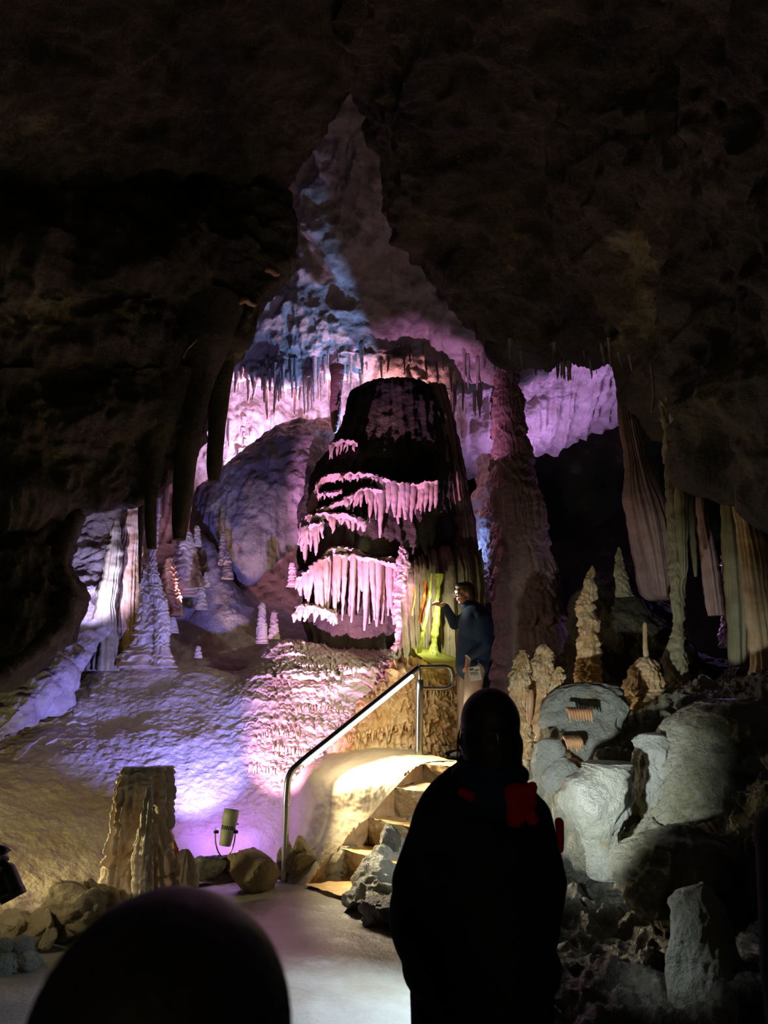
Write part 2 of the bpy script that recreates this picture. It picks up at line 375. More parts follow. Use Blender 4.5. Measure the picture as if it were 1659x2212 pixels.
def bw_d(p, U, V):
    return .18 * fbm(sc(p, .8) + 31, 4) + .05 * fbm(sc(p, 3.5) + 1, 3) + flutes(p, p[..., 0], 5, .06, 4)
bw, BG = patch('wall_back', [
    [(280, 1380, 12.7), (400, 1360, 12.9), (520, 1350, 13.1), (620, 1340, 13.2), (760, 1300, 13.9), (900, 1250, 14.1), (980, 1060, 14.4), (1130, 1000, 14.8), (1250, 960, 15.0), (1360, 900, 15.0)],
    [(280, 1240, 13.1), (400, 1240, 13.3), (520, 1240, 13.6), (620, 1240, 13.7), (760, 1150, 13.9), (900, 1100, 14.1), (975, 975, 13.4), (1130, 930, 13.4), (1240, 880, 13.4), (1350, 805, 13.2)],
    [(280, 1100, 13.7), (400, 1100, 13.9), (520, 1100, 14.1), (620, 1050, 14.3), (760, 1000, 14.5), (900, 950, 14.5), (980, 900, 13.4), (1120, 860, 13.2), (1240, 820, 13.0), (1360, 770, 12.6)],
    [(280, 900, 14.3), (400, 900, 14.4), (520, 880, 14.6), (620, 900, 14.9), (760, 880, 14.9), (900, 850, 14.7), (980, 820, 13.4), (1120, 790, 13.0), (1240, 760, 12.5), (1370, 720, 12.0)],
    [(280, 700, 14.1), (400, 700, 14.2), (520, 720, 14.5), (620, 740, 14.9), (760, 760, 14.9), (900, 750, 14.7), (980, 750, 13.0), (1120, 700, 12.2), (1240, 690, 11.8), (1370, 660, 11.2)]],
    300, 460, M['wall'], bw_d)
struct(bw, 'far rock wall washed in violet light')

# dark chamber far behind on the right, closing the view
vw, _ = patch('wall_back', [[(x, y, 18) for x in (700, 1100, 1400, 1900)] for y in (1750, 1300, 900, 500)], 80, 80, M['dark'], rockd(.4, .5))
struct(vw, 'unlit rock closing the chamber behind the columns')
# mountain of rock left lower, far strip
ls, _ = patch('wall_left', [
    [(110, 1030, 11.9), (170, 1030, 11.9), (250, 1030, 11.9), (340, 1030, 12)],
    [(110, 1130, 11.3), (170, 1130, 11.1), (250, 1130, 11.2), (340, 1130, 11.4)],
    [(100, 1220, 10.6), (160, 1230, 10.3), (230, 1225, 10.4), (320, 1200, 10.9)],
    [(90, 1300, 10.0), (150, 1286, 9.6), (215, 1262, 9.9), (300, 1225, 10.7)],
    [(60, 1380, 9.6), (130, 1350, 9.5), (210, 1300, 10.0), (290, 1260, 10.8)],
    [(-40, 1470, 8.8), (60, 1440, 8.7), (150, 1400, 9.0), (250, 1330, 9.9)],
    [(-160, 1560, 8.0), (-10, 1530, 7.9), (90, 1490, 8.2), (200, 1420, 9.3)],
    [(-260, 1700, 7.4), (-120, 1660, 7.3), (10, 1600, 7.7), (110, 1540, 8.6)]],
    260, 150, M['wall'], lambda p, U, V: .10 * fbm(sc(p, 1.2) + 41, 3) + .06 * fbm(sc(p, 5) + 3, 3) * (1 - np.clip((V - .38) * 6, 0, 1) * np.clip((.52 - V) * 8, 0, 1)))
struct(ls, 'violet and pink lit rock seen under the left overhang')

# ------------------------------------------------------------------ mound
MR = [
    [(-250, 2050, 5.3), (-20, 2030, 5.55), (130, 1990, 6.0), (280, 1950, 6.5), (420, 1905, 7.05), (520, 1880, 7.3), (600, 1850, 7.55), (690, 1780, 7.85), (800, 1710, 8.1), (915, 1655, 8.35), (1010, 1640, 8.6)],
    [(-250, 1900, 5.9), (-20, 1890, 6.2), (130, 1880, 6.6), (280, 1850, 7.1), (420, 1830, 7.45), (520, 1815, 7.65), (600, 1790, 7.85), (690, 1735, 8.1), (800, 1680, 8.35), (915, 1635, 8.55), (1010, 1620, 8.75)],
    [(-250, 1750, 6.5), (-20, 1750, 6.9), (130, 1750, 7.2), (280, 1740, 7.6), (420, 1740, 7.9), (520, 1735, 8.05), (600, 1710, 8.15), (690, 1670, 8.35), (800, 1630, 8.5), (915, 1590, 8.7), (1010, 1580, 8.9)],
    [(-250, 1650, 6.9), (-20, 1660, 7.4), (130, 1650, 7.8), (280, 1640, 8.1), (420, 1650, 8.3), (520, 1640, 8.4), (600, 1620, 8.5), (690, 1590, 8.6), (800, 1560, 8.7), (915, 1530, 8.85), (1010, 1520, 9.0)],
    [(-250, 1590, 7.2), (-20, 1600, 7.9), (130, 1570, 8.4), (280, 1550, 8.75), (420, 1560, 8.8), (520, 1550, 8.85), (600, 1540, 8.9), (690, 1515, 8.95), (800, 1490, 9.0), (915, 1470, 9.0), (1010, 1470, 9.1)],
    [(-250, 1560, 7.6), (-20, 1570, 8.4), (130, 1510, 9.0), (280, 1470, 9.4), (420, 1480, 9.4), (520, 1470, 9.4), (600, 1430, 9.4), (690, 1425, 9.35), (800, 1425, 9.3), (915, 1425, 9.2), (1010, 1430, 9.2)],
    [(-250, 1550, 8.2), (-20, 1560, 9.0), (130, 1480, 9.6), (280, 1415, 10), (420, 1435, 9.9), (520, 1445, 9.9), (590, 1385, 9.85), (690, 1392, 9.85), (800, 1400, 9.7), (915, 1408, 9.5), (1010, 1415, 9.4)],
    [(-250, 1560, 9.5), (-20, 1560, 10), (130, 1475, 10.6), (280, 1405, 11), (420, 1435, 11), (520, 1445, 11), (590, 1400, 11), (690, 1395, 11), (800, 1400, 10.8), (915, 1405, 10.5), (1010, 1412, 10.2)]]
def m_d(p, U, V):
    right = np.clip((U - .47) / .16, 0, 1); mid = np.clip((V - .2) / .12, 0, 1)
    edge_ = 1 - np.clip((V - .93) / .05, 0, 1)
    t = tiers(p, p[..., 0] + p[..., 1] * .3, .15, .085, .55, 16, .55, 3.) * right * mid
    t += tiers(p, p[..., 0] + p[..., 1] * .3, .055, .028, .6, 26, .4, 9.) * right * mid * (.4 + .6 * (fbm(sc(p, 1.5), 2) > -.1))
    t = t * edge_
    # old drip ledges on the far left
    lt = np.clip((.30 - U) / .1, 0, 1) * np.clip((V - .42) / .1, 0, 1)
    t += tiers(p, p[..., 0], .22, .045, .5, 9, .6, 5.) * lt
    return .07 * fbm(sc(p, .9) + 51, 3) + .010 * fbm(sc(p, 11) + 1, 3) + .012 * fbm(sc(p, 5, 5, 7) + 2, 2, ridge=True) * mid * (.35 + .65 * np.clip((U - .15) / .3, 0, 1)) + t - .04
mo, MG = patch('flowstone_mound', MR, 760, 1100, M['mound'], m_d)
tag(mo, 'big smooth flowstone mound in violet-blue light, stepped with drip ledges on its right', 'flowstone mound')

# golden cascade behind the rail
GR = [[(700, 1718, 8.05), (780, 1685, 8.2), (850, 1662, 8.3), (905, 1648, 8.35), (960, 1640, 8.5), (1030, 1635, 8.9)],
      [(700, 1650, 8.2), (780, 1620, 8.3), (850, 1600, 8.35), (905, 1590, 8.4), (960, 1580, 8.6), (1030, 1570, 9.0)],
      [(720, 1590, 8.35), (780, 1560, 8.4), (850, 1540, 8.4), (905, 1530, 8.5), (960, 1520, 8.7), (1030, 1510, 9.1)],
      [(760, 1540, 8.6), (800, 1510, 8.55), (850, 1480, 8.5), (905, 1470, 8.6), (960, 1465, 8.8), (1030, 1460, 9.2)],
      [(800, 1500, 9.0), (830, 1475, 8.9), (860, 1448, 8.8), (905, 1440, 8.8), (960, 1440, 9.0), (1030, 1440, 9.3)],
      [(800, 1495, 9.8), (830, 1470, 9.6), (860, 1440, 9.5), (905, 1432, 9.5), (960, 1434, 9.6), (1030, 1436, 9.8)]]
def g_d(p, U, V):
    e = np.clip(U / .15, 0, 1) * np.clip((1 - U) / .1, 0, 1)
    return .06 * fbm(sc(p, 1.5) + 6, 3) * e + tiers(p, p[..., 0], .24, .11, .7, 15, .35, 12.) * e + tiers(p, p[..., 0], .09, .03, .5, 22, .5, 2.) * e + flutes(p, p[..., 0], 16, .022, 7) * (1 - V) + .008 * fbm(sc(p, 16), 2) - .05 * (1 - e)
go, GG = patch('flowstone_cascade', GR, 420, 420, M['gold'], g_d)
tag(go, 'golden flowstone cascade with hanging drips behind the upper handrail post', 'flowstone cascade')

def surf(G, px, py):
    q = G.reshape(-1, 3); dz = q[:, 2] - CAMZ; fw = q[:, 1] * cos(PITCH) + dz * sin(PITCH)
    X_ = 829.5 + FPX * q[:, 0] / fw; Y_ = 1106 - FPX * (-q[:, 1] * sin(PITCH) + dz * cos(PITCH)) / fw
    return Vector(q[np.argmin((X_ - px) ** 2 + (Y_ - py) ** 2)])
def fringe(G, pts, lens, step, rad, mt, label, seed):
    r = random.Random(seed); pts = np.array(pts, float); n = int((pts[-1, 0] - pts[0, 0]) / step); W_ = crw(n, len(pts)) @ pts; parts = []
    for i in range(n):
        a = surf(G, W_[i, 0] + r.uniform(-1.5, 1.5), W_[i, 1] + r.uniform(-3, 3)) + Vector((0, -.015, 0)); l = lens * r.uniform(.45, 1.1) * a.y / FPX; k = rad * r.uniform(.7, 1.25)
        parts.append(tube('x', [a + Vector((0, .05, .02)), a + Vector((0, -.008, 0)), a + Vector((r.uniform(-.01, .01), -.012, -l * .5)), a + Vector((r.uniform(-.012, .012), -.01, -l))], k, None, 'raw', nu=8, n=14, taper=[k, k * 1.05, k * .85, k * .35], rough=.005, seed=i * 3. + seed))
    V, Fc = join_raw(parts); return tag(mk('drip_fringe', V, Fc, M[mt]), label, 'drip fringe')
fringe(MG, [(592, 1612), (660, 1626), (700, 1632), (748, 1640)], 50, 4.5, .013, 'calcite', 'long pink drip fringe low on the mound, left of the golden cascade', 1)
fringe(MG, [(536, 1655), (575, 1660), (620, 1672), (668, 1690)], 26, 4.5, .012, 'calcite', 'short pink drip fringe at the lower left rim of the stepped ledges', 2)
fringe(MG, [(560, 1590), (600, 1580), (640, 1588)], 14, 4.5, .011, 'calcite', 'tiny drip row in the brightest white spot of the mound', 3)
fringe(MG, [(650, 1440), (700, 1436), (765, 1446)], 16, 4.5, .012, 'calcite', 'small pink drip row near the top of the mound under the chin of the formation', 4)
fringe(MG, [(640, 1530), (700, 1526), (760, 1540)], 18, 4.5, .012, 'calcite', 'magenta drip row halfway up the stepped ledges', 5)
fringe(GG, [(716, 1652), (780, 1636), (840, 1624), (893, 1616)], 60, 5.5, .017, 'gold', 'long orange-gold drip curtain along the foot of the golden cascade', 6)
fringe(GG, [(745, 1596), (800, 1580), (890, 1566)], 20, 5, .014, 'gold', 'short golden drip row above the long drip curtain', 7)
fringe(GG, [(915, 1490), (940, 1492), (975, 1498)], 30, 5, .014, 'gold', 'ochre drips framed by the end loop of the handrail', 8)

# smooth slope left of the stairs
L0 = F(664, 1912, .02); N1 = F(733, 1833, .27); N2 = F(795, 1768, .53); N3 = F(853, 1702, .81); N4 = F(912, 1650, .97)
rampR = [[L0 + Vector((-.0, 0, -.02)), N1, N2, N3, N4, N4 + Vector((.35, .35, 0))]]
def up_(v, dx, dy, dz): return Vector((v.x + dx, v.y + dy, v.z + dz))
rampR.append([up_(L0, -.28, .22, -.04), up_(N1, -.22, .18, .0), up_(N2, -.22, .18, .02), up_(N3, -.22, .18, .02), up_(N4, -.2, .18, .02), up_(N4, .2, .5, .02)])
rampR.append([up_(L0, -.6, .5, -.08), up_(N1, -.52, .5, -.03), up_(N2, -.55, .5, .0), up_(N3, -.5, .5, .03), up_(N4, -.4, .45, .05), up_(N4, .1, .7, .05)])
rampR.append([up_(L0, -1.0, 1.1, -.1), up_(N1, -.9, 1.1, -.05), up_(N2, -.9, 1.1, .0), up_(N3, -.9, 1.1, .05), up_(N4, -.7, 1.1, .1), up_(N4, .0, 1.2, .1)])
ra, _ = patch('mud_slope', rampR, 130, 300, M['sand'], lambda p, U, V: (.014 * fbm(sc(p, 1.8) + 71, 3) + .006 * fbm(sc(p, 14), 2)) * np.clip(V / .1, 0.12, 1), world=True)
tag(ra, 'smooth sandy flowstone slope between the handrail and the cut stone steps', 'slope')

# ------------------------------------------------------------------ stone steps
def build_steps():
    rd = Vector((.62, -.785, 0)); W = .95
    lefts = [L0, N1, N2, N3, N4]
    foots = [F(733, 1893, 0), F(795, 1824, .27), F(853, 1762, .53), F(915, 1684, .81)]
    root = empty('stone_steps', foots[0], 'flight of four orange wet steps cut into the flowstone slope', 'steps')
    def slab(name, a, b, c, d, mt, n=(40, 60), amp=.012, seed=0, edge=.0):
        C = [[a, b], [d, c]]
        G = np.array([[list(p) for p in r] for r in C], float)
        u = np.linspace(0, 1, n[1])[None, :, None]; v = np.linspace(0, 1, n[0])[:, None, None]
        G = (G[0, 0] * (1 - u) + G[0, 1] * u) * (1 - v) + (G[1, 0] * (1 - u) + G[1, 1] * u) * v
        nn = normals(G); 
        G = G + nn * (amp * fbm(sc(G, 9) + seed, 3))[..., None]
        o = mk(name, G, grid_faces(*n), mt); adopt(o, root); return o
    # ground pad
    p0 = L0 + Vector((0, 0, .0))
    slab('step_tread', p0 + Vector((-.02, -.02, .01)), p0 + rd * .75 + Vector((0, 0, .01)), foots[0] + rd * .75 + Vector((0, .02, .03)), foots[0] + Vector((0, .02, .03)), M['step'], amp=.008)
    nos = [N1, N2, N3, N4]
    for i in range(4):
        f = foots[i]; nz = nos[i]; back = foots[i + 1] if i < 3 else N4 + Vector((.9, .9, 0))
        ft = Vector((nz.x, nz.y, f.z)) * .5 + f * .5
        slab('step_riser', f, f + rd * W, nz + rd * W, nz, M['riser'], seed=i * 3., amp=.015)
        slab('step_tread', nz, nz + rd * W, Vector((back.x, back.y, nz.z)) + rd * W, Vector((back.x, back.y, nz.z)), M['step'], seed=i * 5., amp=.010)
        # cheek wall: previous nosing -> this nosing, down to this foot
        prev = L0 if i == 0 else nos[i - 1]
        n = 24
        V = []
        for a in np.linspace(0, 1, n):
            top = prev.lerp(nz, a); bot = prev.lerp(f, a)
            top = top + Vector((0, 0, .035 * sin(a * pi) + .02 * rnd.uniform(-1, 1) * sin(a * pi)))
            for b in np.linspace(0, 1, 12): V.append(list(bot.lerp(top, b)))
        V = np.array(V); V += (noise(V * 9) * .012)[:, None] * np.array([.7, -.7, 0])
        o = mk('step_cheek', V, grid_faces(n, 12), M['gold']); adopt(o, root)
    return rd
RD = build_steps()

# ------------------------------------------------------------------ handrail
def handrail():
    b1 = F(614, 1903, 0); t1 = Vector((b1.x, b1.y, .80)); b2 = Vector((F(905, 1640, .97).x, F(905, 1640, .97).y, .93)); t2 = P(906, 1440, b2.y)
    root = empty('handrail', b1, 'steel tube handrail with a glowing light strip, rising beside the steps', 'handrail')
    dv = (t2 - Vector((t1.x, t1.y, .93)));
    k = t1 + Vector((.0, 0, .10)); du = (t2 - k).normalized()
    path = [b1, Vector((b1.x, b1.y, .25)), Vector((b1.x, b1.y, .5)), Vector((b1.x, b1.y, .72)), k - Vector((0, 0, .03)) + du * .03, k + du * .16, k.lerp(t2, .3), k.lerp(t2, .5), k.lerp(t2, .7), k.lerp(t2, .88), t2 - du * .02]
    adopt(tube('lower_post_and_rail', path, .030, M['steel'], n=150, nu=16), root)
    adopt(tube('post', [b2, t2 - Vector((0, 0, .13))], .040, M['steel'], n=8, nu=16), root)
    adopt(tube('post_neck', [t2 - Vector((0, 0, .14)), t2], .014, M['steel'], n=8, nu=12), root)
    e = P(962, 1440, t2.y + .15); e2 = P(962, 1487, t2.y + .15); m = P(978, 1462, t2.y + .17); s2 = P(906, 1487, b2.y)
    adopt(tube('end_loop', [t2, t2.lerp(e, .5), e, P(974, 1447, t2.y + .17), m, P(974, 1480, t2.y + .17), e2, s2.lerp(e2, .5), s2], .022, M['steel'], n=90, nu=14), root)
    for z in (.08, .62):
        adopt(tube('sleeve', [Vector((b1.x, b1.y, z)), Vector((b1.x, b1.y, z + .012))], .034, M['steel'], n=4, nu=16), root)
    adopt(tube('base_flange', [Vector((b1.x, b1.y, -.02)), Vector((b1.x, b1.y, .012))], .06, M['steel'], n=4, nu=20), root)
    # strip, slung under the right-hand side of the tube
    off = Vector((.018, -.024, -.024))
    a = k + du * .17 + off; b = t2 - du * .12 + off
    s = adopt(tube('light_strip', [a, b], .017, M['led'], n=24, nu=10), root); s['label'] = 'glowing cool white light strip'
    mid = a.lerp(b, .5) + Vector((.02, -.02, -.03)); ln = (b - a).length
    l = light('AREA', mid, mid + Vector((.30, .12, -1)), 50, WARM, size=.03, sx=ln, name='rail_light'); l.data.spread = radians(95)
    # orient long side along the rail, facing down-back
    z = -Vector((.75, -.55, -.95)).normalized(); x = du; z = (z - x * z.dot(x)).normalized(); y = z.cross(x)
    R_ = Matrix((x, y, z)).transposed(); l.rotation_euler = R_.to_euler()
    l2 = light('AREA', mid, None, 8, (1, .88, .62), size=.03, sx=ln, name='rail_light_back')
    z = -Vector((.05, 1.0, -.25)).normalized(); z = (z - x * z.dot(x)).normalized(); y = z.cross(x)
    l2.rotation_euler = Matrix((x, y, z)).transposed().to_euler()
handrail()

# ------------------------------------------------------------------ face-like drapery formation
def face_formation():
    root = empty('drapery_formation', P(790, 1400, 10.2), 'tall stacked formation with pink-lit fringes of drips like open jaws', 'flowstone formation')
    E_ = [(1440, 820, 185, 10.3), (1390, 830, 160, 10.35), (1330, 835, 178, 10.4), (1250, 830, 180, 10.45), (1180, 835, 172, 10.5), (1120, 825, 165, 10.55), (1050, 830, 160, 10.6), (1005, 840, 145, 10.7), (960, 845, 128, 10.8), (900, 850, 104, 10.9), (868, 850, 92, 11.0), (846, 850, 86, 11.05), (832, 850, 62, 11.1)]
    b = spine('core', [(a, c, r * 1.0, y) for a, c, r, y in E_], M['dark'], nv=260, nu=260, dr=.55, disp=lambda p, A, V: .10 * fbm(sc(p, 1.1) + 7, 3) + .05 * (1 - 2.2 * np.abs(noise(np.stack([np.cos(A) * 7, np.sin(A) * 7, p[..., 2] * .5], -1)))) + .02 * fbm(sc(p, 8), 2))
    adopt(b, root)
    def tier(pts, Yf, lens, dens=9., rad=(3.6, 6.5), lip=10, mt='calcite', seed=1, lean=0, label=None):
        """pts: lip curve (px,py); lens: drop lengths in px along it"""
        r = random.Random(seed)
        pts = np.array(pts, float); n = 80
        W_ = crw(n, len(pts)) @ pts; L_ = np.interp(np.linspace(0, 1, n), np.linspace(0, 1, len(lens)), lens)
        sc_ = Yf / FPX
        # lip shelf: bulged roll that runs back into the core
        Vr = []
        na = 40
        for i in range(n):
            x, y = W_[i]
            for a in np.linspace(-.5, 1.0, na):
                ang = a * pi
                q = P(x, y, Yf); rr = lip * sc_
                Vr.append([q.x, q.y + (rr * (1 - sin(max(ang, -pi / 2) + pi / 2)) if a < 0 else 0) + (0 if a < 0 else a * .9), q.z - rr * (1 - cos(min(ang, 0))) * 1.0 * 1.2 + (0 if a < 0 else a * .16)])
        G = np.array(Vr).reshape(n, na, 3)
        nr = normals(G)
        d = .028 * fbm(sc(G, 7) + seed, 3) + .018 * fbm(sc(G, 16, 16, 6) + seed, 2, ridge=True)
        G[..., 2] += d; G[..., 1] += -d * .8
        sh = mk('drapery_ledge', G, grid_faces(n, na), M[mt]); adopt(sh, root)
        total = np.sum(np.abs(np.diff(W_[:, 0])) + .3 * np.abs(np.diff(W_[:, 1])))
        k = int(total / dens)
        big = []
        for j in range(k):
            t = (j + .5 + r.uniform(-.35, .35)) / k; i = int(t * (n - 1)); x, y = W_[i]
            ln = L_[i] * r.choice([1, .95, .8, .5, 1.12, .65, .88]) ; ra_ = r.uniform(*rad) * (.7 + .3 * min(1, ln / 60)) * sc_
            yo = r.uniform(-.03, .05); x0 = x + r.uniform(-1, 1)
            a0 = P(x0, y - 1, Yf + yo + .03); a0.z -= 0
            drop = ln * sc_ * 1.03
            dx = lean * drop + r.uniform(-.05, .04)
            pts_ = [a0 + Vector((0, .03, .02)), a0 + Vector((dx * .25 + r.uniform(-.008, .008), 0, -drop * .33)), a0 + Vector((dx * .6 + r.uniform(-.01, .01), .01, -drop * .68)), a0 + Vector((dx, .015, -drop))]
            big.append((ra_ * ln, tube('x', pts_, ra_, M[mt], 'raw', nu=10, n=26, taper=[ra_ * 1.35, ra_ * 1.15, ra_ * .85, ra_ * .38], rough=.010, seed=seed + j)))
        big.sort(key=lambda q: -q[0])
        for q in big:
            o = mk('drip_stalactite', q[1][0], q[1][1], M[mt]); adopt(o, root); o.parent = sh; o.matrix_parent_inverse = Matrix.Translation(root.location).inverted(); sh_ = sh
            o.matrix_parent_inverse = Matrix.Identity(4)
        return sh
    # topmost little ledge with brown drips
    tier([(712, 962), (740, 952), (772, 960)], 9.95, [28, 40, 26], 7, (2.5, 4), 7, seed=11)
    # brow
    tier([(684, 1052), (700, 1032), (740, 1026), (790, 1024), (830, 1036)], 9.85, [22, 16, 18, 20, 26], 6, (3, 5), 9, seed=2)
    tier([(686, 1072), (700, 1066), (720, 1066), (738, 1060)], 9.8, [10, 14, 12, 6], 5, (3, 4.5), 6, seed=3)
    tier([(826, 1036), (860, 1046), (900, 1048), (945, 1042)], 9.8, [60, 95, 70, 60], 8, (4, 7), 9, seed=4)
    tier([(684, 1106), (720, 1092), (756, 1074), (790, 1056), (826, 1062)], 9.75, [8, 12, 24, 70, 95], 7, (3.5, 6.5), 8, seed=5)
    tier([(870, 1064), (910, 1058), (950, 1060)], 10.0, [95, 100, 90], 12, (2.2, 3.5), 6, 'redcol', seed=14)
    # middle jaw
    tier([(650, 1138), (660, 1122), (676, 1114), (730, 1112), (770, 1120), (788, 1132)], 9.7, [40, 92, 60, 34, 30, 14], 6, (3.5, 6), 9, seed=6)
    tier([(652, 1146), (662, 1140), (680, 1135), (696, 1130)], 9.62, [30, 74, 64, 40], 5, (4, 6.5), 8, seed=7)
    # big lower fringe
    tier([(700, 1208), (716, 1188), (760, 1188), (800, 1206), (850, 1210), (868, 1222)], 9.7, [90, 120, 150, 140, 135, 150], 8.5, (4, 6.5), 12, seed=8)
    tier([(640, 1256), (665, 1236), (690, 1214), (712, 1204)], 9.6, [20, 62, 110, 140], 6, (4, 6.5), 9, seed=9)
    tier([(720, 1204), (760, 1200), (810, 1212), (856, 1220)], 9.62, [140, 165, 120, 140], 14, (4.5, 7), 8, seed=15)
    # chin
    tier([(636, 1328), (650, 1312), (690, 1316), (724, 1330)], 9.55, [24, 36, 34, 20], 6, (4, 7), 11, seed=10)
    tier([(715, 1322), (760, 1335), (820, 1340), (880, 1345)], 10.0, [60, 70, 75, 70], 11, (2.5, 3.5), 6, 'olive', seed=12)
    # right flank curtain
    q = spine('side_curtain', [(1420, 990, 42, 10.4), (1300, 985, 45, 10.4), (1180, 985, 40, 10.5), (1080, 972, 38, 10.6), (1000, 962, 34, 10.7), (900, 950, 24, 10.9), (835, 940, 16, 11)], M['redcol'], nv=160, nu=120, dr=1.2, disp=lambda p, A, V: .05 * (1 - 2.4 * np.abs(noise(np.stack([np.cos(A) * 3.5, np.sin(A) * 3.5, p[..., 2] * .5], -1)))) + .02 * fbm(sc(p, 5), 3))
    adopt(q, root); q['label'] = 'reddish folded curtain'
    q = spine('side_knob', [(1112, 668, 3), (1100, 672, 9), (1085, 677, 11), (1068, 681, 8), (1058, 684, 3)], M['calcite'], Y=10, nv=50, nu=40, disp=stalag(.06, .02)); adopt(q, root)
face_formation()

# knobby beaded column right of the fringes
tag(spine('beaded_column', [(1424, 872, 26), (1400, 868, 22), (1380, 872, 16), (1330, 868, 17), (1280, 868, 18), (1240, 872, 15), (1205, 870, 10), (1180, 868, 4)], M['calcite'], Y=9.5, nv=240, nu=60, disp=stalag(.10, .05, .5, 2.5, .02, 4.)), 'knobby beaded stalagmite standing right of the pink drip fringes', 'stalagmite')
tag(spine('slender_stalactite', [(935, 724, 3), (915, 724, 9), (880, 725, 12), (850, 726, 12), (818, 728, 14), (790, 728, 17)], M['redcol'], Y=11.2, nv=90, nu=40, disp=stalag(.07, .01, .2, 1.5, .008)), 'single ringed hanging pillar in front of the brightest part of the back wall', 'stalactite')

# mid ridge
def r_d(p, U, V): return .10 * fbm(sc(p, 1.2) + 61, 4) + .03 * fbm(sc(p, 6), 3) + flutes(p, p[..., 0], 8, .04, 4) * (1 - V)
rg, RG = patch('hanging_rock_bulge', [
    [(470, 1200, 13), (500, 1225, 12.9), (540, 1230, 12.8), (580, 1190, 12.8), (640, 1130, 12.6), (680, 1100, 12.4)],
    [(440, 1205, 12.3), (500, 1262, 11.9), (545, 1258, 11.7), (590, 1205, 11.6), (650, 1160, 11.5), (700, 1130, 11.6)],
    [(418, 1140, 12.3), (480, 1150, 11.5), (545, 1150, 11.2), (600, 1120, 11.2), (655, 1090, 11.3), (710, 1060, 11.6)],
    [(425, 1070, 12.4), (490, 1060, 11.6), (550, 1050, 11.2), (605, 1030, 11.2), (660, 1010, 11.3), (720, 990, 11.7)],
    [(495, 1000, 12.6), (530, 980, 12.0), (575, 960, 11.7), (620, 945, 11.6), (670, 940, 11.7), (730, 930, 12.0)],
    [(545, 975, 12.5), (562, 952, 12.4), (592, 930, 12.4), (625, 915, 12.4), (680, 905, 12.4), (735, 900, 12.5)],
    [(545, 1010, 12.9), (570, 1000, 12.8), (600, 980, 12.8), (640, 970, 12.8), (690, 960, 12.8), (740, 950, 12.8)]],
    260, 260, M['wall'], r_d)
tag(rg, 'brownish hanging rock bulge left of the stacked drip formation', 'rock bulge')

# dim shelf hollow between mound crest and back
hs, HG = patch('rock_shelf', [
    [(200, 1440, 10.2), (300, 1420, 10.2), (400, 1440, 10.2), (470, 1450, 10.2), (540, 1445, 10.2), (610, 1400, 10.2), (700, 1395, 10.2)],
    [(200, 1380, 10.8), (300, 1370, 10.8), (400, 1370, 10.9), (470, 1360, 10.9), (540, 1370, 10.9), (610, 1370, 10.9), (700, 1370, 10.9)],
    [(200, 1300, 11.3), (300, 1300, 11.3), (390, 1290, 11.3), (460, 1230, 11.1), (520, 1290, 11.3), (600, 1340, 11.5), (700, 1340, 11.6)],
    [(200, 1200, 11.8), (300, 1220, 11.8), (380, 1215, 11.7), (440, 1165, 11.5), (500, 1245, 11.9), (600, 1320, 12.4), (700, 1320, 12.4)],
    [(200, 1150, 12.8), (300, 1180, 12.8), (380, 1180, 12.7), (440, 1160, 12.5), (500, 1240, 12.9), (600, 1320, 13.4), (700, 1320, 13.4)]],
    160, 240, M['wall'], rockd(.10, 1.3, .02, 7))
tag(hs, 'shadowed rock shelf behind the crest of the violet mound', 'rock shelf')

# ------------------------------------------------------------------ left group: stalagmites, pillars
S_ = 'stalagmite'
tag(spine('tiered_stalagmite', [(1444, 306, 54), (1424, 306, 46), (1408, 308, 38), (1396, 314, 27), (1370, 318, 24), (1340, 320, 23), (1310, 322, 21), (1280, 323, 18), (1250, 323, 12), (1232, 324, 7), (1218, 324, 2)], M['calcite'], Y=9.7, nv=300, nu=100, disp=stalag(.10, .085, .5, 1.8, .022, 1.)), 'wider of two white tiered stalagmites on the left crest, pointed top', S_, 'twin tiered stalagmites')
tag(spine('tiered_stalagmite', [(1442, 350, 32), (1425, 350, 24), (1400, 350, 16), (1350, 350, 15), (1310, 348, 14), (1270, 338, 12), (1245, 334, 9), (1220, 330, 6), (1190, 332, 6), (1150, 336, 5), (1110, 341, 3), (1070, 345, 1)], M['calcite'], Y=9.6, nv=340, nu=80, disp=stalag(.08, .055, .5, 1.8, .016, 5.)), 'slimmer tiered stalagmite drawn up into a thin spike, right of its pointed twin', S_, 'twin tiered stalagmites')
